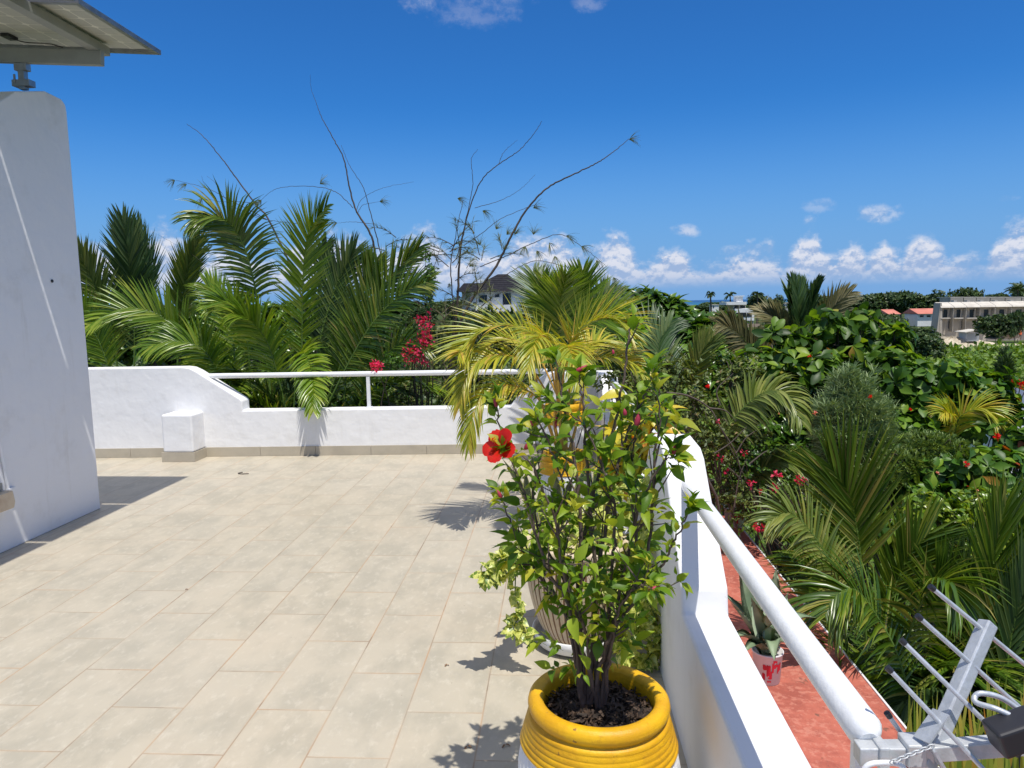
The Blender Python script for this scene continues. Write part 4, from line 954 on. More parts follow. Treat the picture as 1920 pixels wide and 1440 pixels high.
casuarina('tufted casuarina sapling right of the big palm, bare whips leaning right against the sky', (cb[0], cb[1], GZ), [
 ([(840,900,9.5),(835,760,YY),(850,640,YY),(858,560,YY),(862,480,YY),(870,430,YY)], .022, .007),
 ([(870,430,YY),(884,380,YY),(905,335,YY),(935,308,YY),(972,283,YY),(1000,252,YY),(1016,227,YY)], .007, .002),
 ([(858,480,YY),(872,420,YY),(886,350,YY),(884,300,YY),(896,280,YY)], .005, .0015),
 ([(850,640,YY),(880,570,YY),(930,500,YY),(960,440,YY),(990,390,YY),(1030,350,YY),(1080,325,YY),(1120,305,YY),(1150,285,YY),(1180,260,YY)], .016, .0025),
 ([(870,460,YY),(900,440,YY),(940,410,YY),(1000,385,YY),(1006,388,YY)], .004, .0015),
 ([(890,390,YY),(940,375,YY),(975,355,YY),(1004,327,YY)], .003, .001),
 ([(935,308,YY),(945,285,YY),(970,262,YY)], .003, .001),
 ([(838,720,YY),(850,600,9.3),(845,500,9.3),(855,440,9.3),(868,375,9.3)], .009, .002),
 ([(900,500,YY),(950,480,YY),(1000,455,YY),(1050,440,YY),(1090,462,YY),(1125,490,YY),(1132,510,YY)], .005, .0015),
 ([(940,520,YY),(1000,490,YY),(1060,500,YY),(1120,520,YY),(1150,545,YY)], .004, .0015),
 ([(840,700,YY),(800,600,YY),(810,520,YY),(830,450,YY)], .006, .002),
 ([(845,660,9.6),(880,600,9.6),(920,560,9.6),(960,540,9.6)], .006, .002),
 ([(840,700,9.6),(900,640,9.6),(940,580,9.6),(950,545,9.6)], .006, .002),
 ([(840,760,9.6),(780,680,9.6),(760,600,9.6),(780,540,9.6)], .006, .002),
 ([(845,740,9.6),(870,690,9.5),(900,660,9.5),(930,640,9.5)], .006, .002),
 ], [(820,450,900,720,9.4),(840,430,960,560,9.4),(780,470,850,620,9.4),(860,560,960,720,9.6),(760,620,860,740,9.6)], 15,
 tufts=[(1180,262,YY,1,.3),(858,372,9.3,.6,-.1),(950,440,YY,.5,.5),(1000,390,YY,.8,.3),(1006,470,YY,.5,-.8),(1030,455,YY,.5,-.8),(1062,442,YY,.8,-.3),(1090,462,YY,.8,-.4),(1118,488,YY,.5,-1),(985,462,YY,-.2,-.8),(965,440,YY,.3,.7),(1040,480,YY,.2,-1),(1010,500,YY,.2,-1),(1150,520,YY,.5,-1),(1155,535,YY,.2,-1),(930,430,YY,.4,.7),(905,395,YY,.5,-.3),(945,470,YY,.3,.8),(900,460,YY,-.2,.8),(880,500,YY,.6,.6),(1000,440,YY,.2,.9)])
cb = P(700, 800, 10.4); Y2 = 10.2
casuarina('nearly leafless casuarina behind the central palms, two long bare whips rising high', (cb[0], cb[1], GZ), [
 ([(760,800,Y2),(735,640,Y2),(708,500,Y2),(695,440,Y2),(668,395,Y2),(655,350,Y2),(645,300,Y2),(625,260,Y2),(603,220,Y2),(592,190,Y2)], .016, .002),
 ([(592,190,Y2),(583,165,Y2),(582,140,Y2)], .002, .001),
 ([(720,500,Y2),(705,440,Y2),(695,400,Y2),(680,350,Y2),(655,310,Y2),(640,272,Y2)], .007, .0015),
 ([(662,390,Y2),(630,360,Y2),(590,350,Y2),(540,350,Y2),(510,358,Y2),(485,380,Y2)], .004, .0015),
 ([(668,395,Y2),(680,372,Y2),(720,352,Y2),(776,341,Y2)], .003, .001),
 ([(670,400,Y2),(680,385,Y2),(700,380,Y2),(712,378,Y2)], .003, .001),
 ([(700,420,Y2),(660,416,Y2),(632,418,Y2)], .003, .001),
 ([(700,500,Y2),(640,470,Y2),(600,440,Y2),(570,420,Y2)], .005, .0015),
 ([(720,540,Y2),(660,490,Y2),(620,450,Y2),(580,430,Y2)], .005, .0015),
 ], [(700,440,790,560,10.3),(640,460,700,540,10.3)], 10,
 tufts=[(485,380,Y2,-.6,-.2),(712,378,Y2,.9,.1),(632,418,Y2,-.8,-.1),(600,345,Y2,.3,.2)])
cb = P(520, 800, 10.6); Y3 = 10.4
casuarina('bare leaning casuarina branch behind the left palms, one long whip pointing to the upper left', (cb[0], cb[1], GZ), [
 ([(620,760,Y3),(560,540,Y3),(505,415,Y3),(480,385,Y3),(440,330,Y3),(410,290,Y3),(380,255,Y3),(350,232,Y3)], .014, .002),
 ([(500,412,Y3),(470,395,Y3),(430,375,Y3),(400,358,Y3),(370,348,Y3),(330,338,Y3)], .005, .0015),
 ([(500,412,Y3),(455,395,Y3),(430,382,Y3),(405,345,Y3),(388,330,Y3)], .004, .001),
 ([(470,380,Y3),(440,378,Y3),(410,378,Y3),(385,370,Y3)], .003, .001),
 ([(560,420,Y3),(500,412,Y3),(440,396,Y3),(400,372,Y3)], .003, .001),
 ([(400,372,Y3),(385,350,Y3),(378,330,Y3)], .002, .001),
 ([(620,520,Y3),(520,470,Y3),(440,470,Y3),(400,500,Y3),(350,470,Y3),(296,440,Y3)], .003, .001),
 ], [], 0, tufts=[(328,338,Y3,-.8,-.2),(378,372,Y3,-.5,-.7),(350,345,Y3,-.6,-.3),(490,375,Y3,-.4,-.3)])

# ================================================================== BOUGAINVILLEA
def bouga(label, lob, n_, base, green, extra=(), gleaf=.045):
    t = thing('bougainvillea', base, label, 'flowering shrub', 'bougainvilleas with magenta bracts'); m = MB(); mg = MB(); ms = MB()
    ar = sum(r_[0]*r_[2] for _, r_ in lob)
    for c_, r_ in lob:
        m = MB(); pp, dd = blob_points([(c_, r_)], max(6, int(n_*r_[0]*r_[2]/ar)), .2); n = len(pp); X, Yv, Z = frames(norm(dd+rng.normal(0, .7, dd.shape)), rand_unit(n)); m.place(LEAFSM[0], LEAFSM[1], X, Yv, Z, pp, np.stack([np.full(n, .045), rng.uniform(.028, .042, n), np.full(n, .04)], 1), 0)
        m.build('bract_cluster', M['bouga'], t)
    pp, dd = blob_points(green, int(60*len(green)), .2); rosettes(mg, pp, dd+np.array([0, 0, .5]), gleaf, LEAFSM, 5, 60); mg.build('foliage', M['palmb'] if False else M['mango'], t)
    for c, r_ in list(lob)+list(green):
        ms.tube(spline([base, (np.asarray(base)+c)/2+rng.normal(0, .1, 3), c], 10), np.linspace(.012, .003, 10), 5)
    ms.build('stems', M['twig'], t); return t
bouga('crimson bougainvillea spray hanging beside a green vine left of the golden palm', px_lobes([(785,650,8.6,26,20),(770,665,8.6,16,20),(800,635,8.6,14,24),(790,675,8.6,18,10),(798,605,8.6,16,14),(785,600,8.6,8,6),(806,583,8.6,5,5)]), 520, P(800, 850, 9.0), px_lobes([(808,520,8.7,12,30),(804,560,8.7,12,24),(800,480,8.7,8,12)]))
bouga('small crimson bougainvillea cluster resting on the far handrail', px_lobes([(705,687,7.85,13,11)]), 90, P(730, 830, 8.4), px_lobes([(735,675,8.3,18,14)]))
bouga('scattered crimson bougainvillea over the red ledge in the tangled shrubs', px_lobes([(1455,892,6.6,9,7),(1500,900,6.6,10,7),(1540,905,6.6,9,9),(1410,905,6.6,5,5),(1418,985,6.4,8,6),(1395,850,6.8,5,4),(1350,858,7.0,7,4),(1363,885,6.9,4,4),(1452,915,6.6,5,6),(1410,912,6.6,4,4),(1430,990,6.4,9,6),(1345,790,7,3,3),(1426,920,6.6,4,4)]), 190, P(1480, 1100, 6.9), px_lobes([(1480,920,6.8,60,30),(1420,980,6.6,50,30),(1400,880,7.0,50,40)]))

# ================================================================== RIGHT HAND GARDEN (near to far)
# areca clump right of the ledge
c4 = P(1640, 1330, 5.3)
t = palm('big areca palm beside the red ledge with one tall upright frond', (c4[0], c4[1], GZ), r=.07, group='areca palms below the terrace', crown=c4)
Q = dict(width=.026, r0=.012)
pfrond(t, [(1630,1330,5.2),(1618,1097,5.2),(1605,985,5.2),(1590,925,5.2),(1558,878,5.2)], .62, 'palm', n=40, droop=.05, vang=.3, a0=42, a1=20, t0=.3, N=(0,-.95,.2), **Q)
pfrond(t, [(1600,1330,5.0),(1575,1112,5.0),(1535,1019,5.0),(1485,965,4.95),(1445,975,4.9)], .30, 'palmc', n=40, droop=.35, vang=.1, a0=60, a1=25, t0=.25, N=(0,-.6,.7), **Q)
pfrond(t, [(1650,1330,5.4),(1665,1150,5.4),(1700,1050,5.4),(1740,1000,5.4)], .5, 'palm', n=38, droop=.12, vang=.3, a0=45, a1=20, t0=.2, N=(0,-.9,.3), **Q)
pfrond(t, [(1720,1420,4.7),(1690,1250,4.7),(1640,1150,4.7),(1600,1105,4.65),(1565,1120,4.6),(1550,1150,4.55)], .42, 'palm', n=50, droop=.35, vang=.1, a0=65, a1=30, t0=.1, N=(0,-.4,.9), **Q)
pfrond(t, [(1640,1400,5.0),(1700,1200,4.8),(1740,1110,4.6),(1780,1090,4.4),(1800,1140,4.3)], .36, 'palm', n=36, droop=.4, vang=.1, t0=.2, N=(0,-.5,.8), **Q)
pfrond(t, [(1600,1330,5.5),(1560,1150,5.6),(1530,1070,5.6),(1500,1040,5.6)], .45, 'palm', n=38, droop=.25, vang=.2, t0=.2, N=(0,-.8,.5), **Q)
fill_fronds(t, P(1650, 1400, 5.2), 12, -60, 230, (.9, 1.5), .40, ['palm', 'palmd', 'palm'], elr=(35, 80), width=.026)
fill_fronds(t, P(1600, 1300, 5.6), 8, 0, 200, (.7, 1.2), .38, ['palm', 'palmd', 'palmc'], elr=(30, 75), width=.03)
c5 = P(1860, 1400, 5.0)
t = palm('areca palm at the right edge behind the aerial, long upright leaflets', (c5[0], c5[1], GZ), r=.07, group='areca palms below the terrace', crown=c5)
for pix, L_ in [([(1850,1400,5.0),(1852,1200,5.0),(1862,1050,5.0),(1880,960,5.0)], .55), ([(1900,1400,5.2),(1915,1200,5.2),(1925,1050,5.2),(1935,960,5.2)], .55), ([(1830,1400,5.2),(1800,1240,5.2),(1770,1130,5.2),(1755,1080,5.2)], .5), ([(1880,1400,4.9),(1890,1230,4.9),(1915,1120,4.9),(1950,1080,4.9)], .5), ([(1840,1400,5.3),(1830,1240,5.3),(1820,1140,5.3),(1800,1060,5.3)], .5)]:
    pfrond(t, pix, L_, rnd.choice(['palm', 'palmd', 'palm']), n=38, droop=.06, vang=.4, a0=32, a1=12, t0=.15, N=(0,-.9,.3), width=.024, r0=.012)
fill_fronds(t, P(1860, 1420, 5.0), 10, -40, 220, (.9, 1.5), .42, ['palm', 'palmd'], elr=(45, 85), width=.034)
# variegated blades under the aerial
t = thing('striped_leaf_plant', P(1820, 1560, 3.4), 'yellow striped blade leaved plant under the aerial', 'plant')
m = MB()
for _ in range(64):
    x = rnd.uniform(1700, 1960); y1 = rnd.uniform(1250, 1360); Y = rnd.uniform(3.2, 3.9); b = P(x+rnd.uniform(-60, 40), 1640, Y); e = P(x+rnd.uniform(-25, 25), y1, Y); sp = spline([b, (b+e)/2+rng.normal(0, .02, 3), e], 9); sd_ = norm(np.cross(e-b, [rnd.uniform(-.5, .5), 1, 0])); V = []
    for i, p_ in enumerate(sp):
        f = i/8; wd = .014*(1-f**3)+.0006; V += [p_-sd_*wd, p_+sd_*wd]
    m.add(V, [(2*i, 2*i+1, 2*i+3, 2*i+2) for i in range(8)], 0)
m.build('foliage', M['croton'] if False else leafmat('striped_blade', [(0,(.12,.22,.03)),(.5,(.38,.42,.08)),(.9,(.5,.45,.1)),(1,(.5,.2,.03))], trans=.25), t)

# broad leaved trees
t1 = px_lobes([(1200,590,15,52,44),(1262,612,15,62,44),(1330,618,15,50,28),(1200,640,15,70,40),(1160,575,16,40,28),(1300,660,14.5,80,44),(1380,690,14.5,60,36)])
broad_tree('broadleaf_tree', 'dense dark rounded tree on the skyline right of the golden palm', 'tree', t1, 2400, .26, LEAF, 'mango', k=6, tilt=60, r=.18)
t2 = px_lobes([(1462,628,8.5,28,20),(1500,650,8.5,34,26),(1556,612,8.5,36,26),(1610,600,8.5,30,14),(1668,630,8.5,38,26),(1600,660,8.5,60,36),(1530,690,8.3,60,40),(1660,690,8.3,50,36),(1450,680,8.3,50,40)])
broad_tree('sea_almond_tree', 'sparse sea almond tree with lime paddle shaped leaves before the field', 'tree', t2, 230, .18, OBOV, 'almondb', k=6, tilt=74, r=.06, shell=.1, jit=.5, up=.5)
t3 = px_lobes([(1700,710,8,46,26),(1765,705,8,46,22),(1838,725,8,50,30),(1880,770,8,34,26),(1720,760,8,60,40),(1800,780,8,70,40),(1690,810,7.8,50,40)])
broad_tree('sea_almond_tree', 'dark glossy sea almond tree below the lime field, behind the cedar shrub', 'tree', t3, 400, .17, OBOV, 'almond', k=7, tilt=80, r=.07, shell=.1, jit=.5, up=.5)
t3b = px_lobes([(1420,700,8.6,60,30),(1480,740,8.4,60,40),(1400,760,8.4,60,40),(1500,800,8.2,60,40),(1440,820,8.2,60,40),(1330,700,9,50,30)])
broad_tree('broadleaf_tree', 'mid green leafy tree behind the arching coconut frond', 'tree', t3b, 900, .12, LEAF, 'mango', k=6, tilt=58, r=.06, shell=.2)
t4 = px_lobes([(1760,870,6.6,70,36),(1850,880,6.6,70,40),(1720,930,6.5,60,40),(1800,960,6.4,80,50),(1890,960,6.4,60,50),(1700,1000,6.3,50,40),(1920,830,6.8,40,40)])
broad_tree('sea_almond_tree', 'lower sea almond tree at the right above the areca palms, dark glossy leaves', 'tree', t4, 560, .135, OBOV, 'almond', k=6, tilt=78, r=.06, shell=.1, jit=.5, up=.5)
t5 = px_lobes([(1760,960,5.6,60,34),(1850,950,5.7,50,30),(1800,1040,5.7,70,40),(1880,1040,5.8,60,40)])
broad_tree('broadleaf_shrub', 'low shrub of small fresh green leaves in front of the lower almond tree', 'shrub', t5, 420, .07, LEAF, 'palmb', k=6, tilt=60, r=.03, shell=.2)
# small leaved tangle next to the hump
t6 = px_lobes([(1150,715,6.9,36,22),(1185,722,6.6,34,26),(1215,745,6.2,30,26),(1250,700,7.6,70,40),(1300,760,7.4,70,50),(1250,790,7.2,40,30),(1330,840,7.2,60,60),(1390,930,7.1,60,60),(1450,960,7.0,60,50),(1380,700,7.8,50,40),(1500,960,7.0,50,50),(1380,820,7.2,60,50)])
broad_tree('tangled_shrub', 'tangled olive green shrub with bare twigs right of the parapet hump', 'shrub', t6, 1500, .055, LEAFSM, 'olive', k=6, tilt=60, r=.04, shell=.15, jit=.6)
t6b = px_lobes([(1440,870,7.4,80,40),(1540,860,7.4,60,40),(1500,1000,6.8,60,40),(1640,920,7.2,60,40),(1580,960,6.9,70,60),(1700,880,7.4,60,50)])
broad_tree('leafy_shrub', 'shadowy green shrub behind the upright areca frond', 'shrub', t6b, 800, .075, LEAFSM, 'mango', k=6, tilt=60, r=.04, shell=.1, jit=.6)
# bare grey twigs in the tangle
t = thing('bare_branch', P(1400, 1000, 6.9), 'bare grey crooked branches sticking out of the tangled shrub', 'branch')
m = MB()
for pix in [[(1250,736,6.9),(1290,742,6.9),(1330,765,6.9),(1350,800,6.9),(1380,850,6.9),(1390,900,6.9),(1395,960,6.9)], [(1330,765,6.9),(1360,770,6.9),(1380,790,6.9)], [(1340,850,6.8),(1370,830,6.8),(1400,800,6.8)], [(1405,870,6.7),(1430,850,6.7),(1440,845,6.7)], [(1380,850,6.9),(1400,820,6.9),(1430,800,6.9)], [(1350,760,6.9),(1345,730,6.9),(1375,700,6.9)], [(1390,900,6.9),(1370,880,6.9),(1350,870,6.9)], [(1375,960,6.8),(1385,900,6.8),(1400,860,6.8)]]:
    m.tube(spline([P(*q) for q in pix], 8*len(pix)), [.009, .006, .003], 5)
m.build('twigs', M['bark'], t)
# cedar like bush
def needle_bush(label, lob, n_, leaf, L_, base, name='cedar_shrub', w_=.0045, sp_=.7, per=9, up=.9):
    t = thing(name, base, label, 'shrub'); m = MB(); pp, dd = blob_points(lob, n_, .3)
    for c, d in zip(pp, dd): needles(m, c, d+np.array([0, 0, up]), L_, per, w_=w_, sp_=sp_)
    m.build('crown', M[leaf], t); m = MB(); limbs(m, base, lob, .04, fork=.7); m.build('trunk', M['twig'], t); return t
lob = px_lobes([(1600,760,6.9,48,56),(1580,820,6.9,56,56),(1625,830,6.9,46,60),(1590,720,6.9,22,30),(1650,790,6.9,20,40),(1560,780,6.9,26,40)])
needle_bush('feathery grey green cedar shrub in the middle of the right hand garden', lob, 2200, 'juni', .11, (P(1600, 900, 7.1)[0], 7.1, GZ))
lob = px_lobes([(1740,835,6.6,50,24),(1780,845,6.6,40,24),(1700,865,6.5,50,24),(1650,890,6.5,50,20)])
needle_bush('low ferny pale green shrub right of the cedar shrub', lob, 900, 'fern', .06, (P(1740, 900, 6.7)[0], 6.7, GZ), name='ferny_shrub', w_=.007, per=8)
# coconut fronds
t = thing('coconut_palm', (P(1340, 900, 7.6)[0], 7.6, GZ), 'young coconut palm whose pale frond arches over the tangled shrubs', 'palm', 'young coconut palms in the garden')
m = MB(); cc = P(1325, 900, 7.6); m.tube(spline([(cc[0], cc[1], GZ), (cc[0]+.1, cc[1], -4), cc], 12), [.12, .08], 10); m.build('trunk', M['trunk'], t)
CQ = dict(width=.04, r0=.016)
pfrond(t, [(1320,890,7.4),(1345,830,7.2),(1385,775,7.1),(1430,738,7.0),(1470,738,6.9),(1500,790,6.8)], .36, 'palmc', n=58, droop=.42, vang=.05, a0=70, a1=35, t0=.12, N=(.1,-.5,.8), **CQ)
pfrond(t, [(1400,905,7.2),(1430,880,7.1),(1465,868,7.0),(1500,880,6.9)], .28, 'palmc', n=34, droop=.3, vang=.1, t0=.1, N=(.1,-.5,.8), width=.03, r0=.01)
t = thing('coconut_palm', (P(1445, 760, 9.5)[0], 9.5, GZ), 'coconut palm with a faded brownish frond drooping before the white villa', 'palm', 'young coconut palms in the garden')
cc = P(1450, 760, 9.5); m = MB(); m.tube(spline([(cc[0], cc[1], GZ), (cc[0]+.1, cc[1], -4), cc], 12), [.12, .08], 10); m.build('trunk', M['trunk'], t)
pfrond(t, [(1450,740,9.4),(1429,679,9.3),(1402,645,9.2),(1376,618,9.1),(1350,608,9.0)], .36, 'palmbr', n=56, droop=.25, vang=.05, a0=48, a1=22, t0=.15, N=(0,-.9,.4), **CQ)
pfrond(t, [(1460,760,9.5),(1452,700,9.4),(1440,665,9.4),(1425,640,9.4)], .36, 'palmbr', n=40, droop=.2, vang=.15, a0=48, t0=.2, N=(0,-.9,.4), **CQ)
t = thing('coconut_palm', (P(1300, 760, 8.6)[0], 8.6, GZ), 'small coconut palm with a bright fan like frond under the dark rounded tree', 'palm', 'young coconut palms in the garden')
cc = P(1292, 740, 8.6); m = MB(); m.tube(spline([(cc[0], cc[1], GZ), (cc[0]+.1, cc[1], -4), cc], 12), [.12, .08], 10); m.build('trunk', M['trunk'], t)
pfrond(t, [(1290,740,8.6),(1300,700,8.5),(1312,665,8.5),(1330,640,8.5)], .34, 'palmc', n=36, droop=.08, vang=.3, a0=42, a1=15, t0=.1, N=(.1,-.9,.3), width=.035, r0=.012)
pfrond(t, [(1280,760,8.9),(1240,680,9.0),(1215,630,9.1),(1190,620,9.1)], .5, 'palmd', n=44, droop=.3, vang=.15, t0=.1, N=(.1,-.8,.5), width=.04, r0=.014)
pfrond(t, [(1280,760,8.8),(1250,700,8.9),(1235,650,9.0),(1255,610,9.1)], .45, 'palmd', n=40, droop=.3, vang=.15, t0=.1, N=(.1,-.8,.5), width=.04, r0=.014)
# upright coconut on the skyline
t = thing('coconut_palm', (P(1505, 700, 17)[0], 17, GZ), 'tall young coconut palm with closed dark spear fronds sticking above the horizon', 'palm', 'young coconut palms in the garden')
cc = P(1505, 650, 17); m = MB(); m.tube(spline([(cc[0], cc[1], GZ), (cc[0]+.1, cc[1], -4), cc], 12), [.16, .12], 10); m.build('trunk', M['trunk'], t)
for pix, L_, mt, a_ in [([(1500,650),(1497,600),(1494,560),(1486,532)], .55, 'palmd', 16), ([(1504,650),(1504,600),(1503,560),(1502,535)], .5, 'palmd', 14), ([(1508,650),(1516,600),(1522,560),(1532,534)], .5, 'palmd', 12), ([(1510,655),(1540,610),(1562,575),(1590,552)], .6, 'palmbr', 30), ([(1500,655),(1480,625),(1455,600),(1425,580)], .6, 'palmbr', 28), ([(1505,655),(1530,640),(1560,640),(1590,660)], .6, 'palmd', 40), ([(1495,655),(1470,640),(1450,640),(1430,660)], .6, 'palmd', 40), ([(1498,655),(1490,600),(1480,560),(1476,545)], .5, 'palmd', 12)]:
    pfrond(t, [(x, y, 17+rnd.uniform(-.3, .3)) for x, y in pix], L_, mt, n=46, droop=.05 if a_ < 20 else .2, vang=.3, a0=a_*1.6, a1=a_*.5, t0=.1, N=(.2,-.9,.3), width=.06, r0=.03)
t = thing('coconut_palm', (P(1860, 800, 10)[0], 10, GZ), 'yellowing coconut palm right of the dark sea almond, one drooping frond', 'palm', 'young coconut palms in the garden')
cc = P(1800, 830, 8); m = MB(); m.tube(spline([(cc[0], cc[1], GZ), (cc[0], cc[1], -4), cc], 12), [.1, .07], 10); m.build('trunk', M['trunk'], t)
pfrond(t, [(1785,850,7.4),(1795,790,7.3),(1825,768,7.2),(1850,772,7.1),(1870,800,7.0)], .30, 'palmy', n=40, droop=.35, vang=.1, t0=.1, N=(0,-.6,.8), width=.022, r0=.009)
pfrond(t, [(1785,850,7.4),(1788,800,7.3),(1780,775,7.2),(1765,775,7.1)], .26, 'palmy', n=34, droop=.35, vang=.1, t0=.2, N=(0,-.6,.8), width=.022, r0=.009)

# dark growth behind the far parapet and beyond
u1 = px_lobes([(420,760,9.8,60,40),(520,770,9.6,60,40),(640,770,9.6,60,40),(720,760,9.6,50,40),(470,640,12,60,40),(560,650,12,60,40),(400,620,13,50,30)])
broad_tree('leafy_shrub', 'dark leafy shrub glimpsed under the far handrail between the palms', 'shrub', u1, 1300, .10, LEAFSM, 'mango', k=5, r=.05, shell=.1, jit=.6)
u2 = px_lobes([(760,740,9.6,60,40),(840,735,9.6,60,40),(910,740,9.4,50,40),(800,790,9.5,90,40),(960,720,9.4,60,40),(900,690,10,50,30),(820,690,10.5,60,24),(1120,700,9.4,50,50),(1060,700,9.6,60,50),(1170,680,9.6,50,50)])
broad_tree('tangled_shrub', 'shadowy tangle of fine twigs and leaves under the far handrail right of its post', 'shrub', u2, 1500, .06, LEAFSM, 'olive', k=5, r=.05, shell=.1, jit=.6)
u3 = px_lobes([(200,600,14,60,50),(260,640,14,70,50),(340,610,15,60,40),(440,590,16,80,34),(560,600,16,80,40),(660,610,16,80,34),(150,640,13,60,60)])
broad_tree('broadleaf_tree', 'green tree crown seen in the gaps between the left palms', 'tree', u3, 1400, .2, LEAF, 'mango', k=5, r=.12, shell=.2)

# ================================================================== RED FLOWERS / LEAVES dotted in the garden
t = thing('garden_flowers', P(1730, 1000, 5.8), 'few salmon and red hibiscus blossoms dotted over the right hand shrubs', 'flowers')
for (x, y, Y, r_, mt) in [(1528,775,6.4,7,'salmon'),(1460,776,6.5,3,'salmon'),(1800,1028,5.4,10,'salmon'),(1762,1030,5.4,5,'salmon'),(1758,887,6.0,5,'salmon'),(1834,918,6.1,4,'salmon'),(1824,983,5.8,4,'salmon'),(1812,870,5.9,8,'redpetal'),(1868,820,6.1,11,'redpetal'),(1327,725,6.6,7,'redpetal'),(1706,768,6.9,5,'redpetal'),(1905,716,8.0,9,'redpetal'),(1918,720,8.0,7,'redpetal'),(1518,668,8.0,5,'redpetal'),(1632,744,6.6,6,'redpetal'),(1345,791,6.6,5,'wilt')]:
    c = P(x, y, Y); m = MB(); n_ = 14; d = norm(rand_unit(n_)+np.array([0, -.5, .3])); X, Yv, Z = frames(d, rand_unit(n_)); L_ = r_*.75*Y/F
    m.place(OBOV[0], OBOV[1], X, Yv, Z, np.repeat(c[None], n_, 0), np.full(n_, L_), 0); m.build('blossom', M[mt], t)

# ================================================================== AGAVES on the ledge
def agave(label, c, spec, ptlabel, bucket=True, s=1.0):
    c = np.asarray(c, float)
    if bucket:
        t = thing('bucket', c, ptlabel, 'bucket')
        m = MB(); m.lathe([(.001, 0), (.072*s, 0), (.076*s, .004), (.090*s, .185), (.095*s, .188), (.095*s, .197), (.088*s, .198), (.084*s, .17), (.001, .168)], c, 40); m.build('shell', M['bucket'], t)
        m = MB()
        for ang0, z0, w_, h_ in [(-1.75,.10,.028,.07),(-1.60,.07,.02,.05),(-1.45,.12,.014,.06),(-1.25,.13,.03,.02),(-1.05,.11,.012,.06),(-2.0,.12,.03,.03),(-1.7,.03,.03,.012),(-1.7,.05,.016,.01),(-.9,.12,.02,.05),(-2.1,.06,.02,.04),(-1.3,.155,.03,.012)]:
            V = []
            for q in range(5):
                for zz in (z0-h_/2, z0+h_/2):
                    a_ = ang0+(q/4-.5)*w_/.085*.85; r_ = (.0768+(zz)*.0757)*s+.0006; V.append((c[0]+r_*math.cos(a_), c[1]+r_*math.sin(a_), c[2]+zz+rnd.uniform(-.006, .006)))
            m.add(V, [(2*q, 2*q+2, 2*q+3, 2*q+1) for q in range(4)], 0)
        m.build('red_print', M['redplastic'], t)
    t = thing('agave', c+np.array([0, 0, .17*s]), label, 'agave')
    for tip, w_, kink in spec:
        w_ = w_*1.55; b = c+np.array([0, 0, .17*s]); tip = np.asarray(tip, float); d = tip-b
        mid = b+d*.5+np.array([0, 0, kink]); sp = spline([b, mid, tip], 14); V = []; th_ = []
        for i in range(14):
            f = i/13; tg = norm(sp[min(13, i+1)]-sp[max(0, i-1)]); upn = np.array([0, 0, 1.0]) if abs(tg[2]) < .85 else np.array([0, -1.0, .1])
            sd_ = norm(np.cross(tg, upn)); nr = np.cross(sd_, tg); wd = w_*.5*(.5+.55*math.sin(math.pi*min(1, f*.85+.12)))*(1-max(0, f-.55)/.45)**.7+.0008
            V += [sp[i]-sd_*wd+nr*wd*.45, sp[i]-sd_*wd*.5+nr*wd*.1, sp[i], sp[i]+sd_*wd*.5+nr*wd*.1, sp[i]+sd_*wd+nr*wd*.45, sp[i]-nr*wd*.25]
        m = MB(); Qd = []
        for i in range(13):
            a_ = 6*i
            for j in range(4): Qd.append((a_+j, a_+j+1, a_+j+7, a_+j+6))
            Qd += [(a_+5, a_, a_+6, a_+11), (a_+4, a_+5, a_+11, a_+10)]
        m.add(V, Qd, 0)
        for i in range(1, 12):
            for j in (0, 4):
                e = V[6*i+j]; o_ = norm(e-sp[i]); e2 = e+o_*.006; tg = norm(sp[i+1]-sp[i])*.004; m.add([e-tg, e+tg, e2+tg*.6], [(0, 1, 2)], 1, False)
        m.build('leaf', [M['agave'], M['agavee']], t)
    return t
AG = G(1438, 1275, -.75)
Ya = AG[1]
agave('grey green agave with toothed leaves on the red ledge behind the handrail', AG, [(P(x, y, Ya+dy), w_, k) for x, y, dy, w_, k in [(1383,1040,.05,.085,.0),(1456,1062,.0,.07,.02),(1478,1110,.0,.05,.02),(1533,1158,.1,.06,.10),(1370,1130,-.05,.055,.02),(1366,1195,-.12,.06,.06),(1452,1238,-.25,.065,.10),(1392,1225,-.2,.05,.06),(1425,1090,.12,.06,.02),(1480,1205,-.1,.05,.04),(1408,1120,-.15,.06,.02),(1350,1105,.1,.055,.04),(1500,1130,.25,.055,.05),(1440,1150,-.22,.045,.05)]], 'white paint bucket with red print holding the agave on the red ledge')
AG2 = G(1378, 985, -.75); Yb = AG2[1]
agave('second agave, darker and smaller, at the far end of the red ledge', AG2, [(P(x, y, Yb+dy), w_, k) for x, y, dy, w_, k in [(1372,905,.0,.07,.02),(1395,935,.0,.07,.04),(1352,925,0,.06,.02),(1410,945,.1,.06,.08),(1385,915,.2,.06,.0),(1350,950,-.1,.06,.05),(1400,960,-.1,.06,.08),(1342,900,.1,.06,.0)]], 'small grey pot under the far agave at the end of the red ledge', s=1.25)

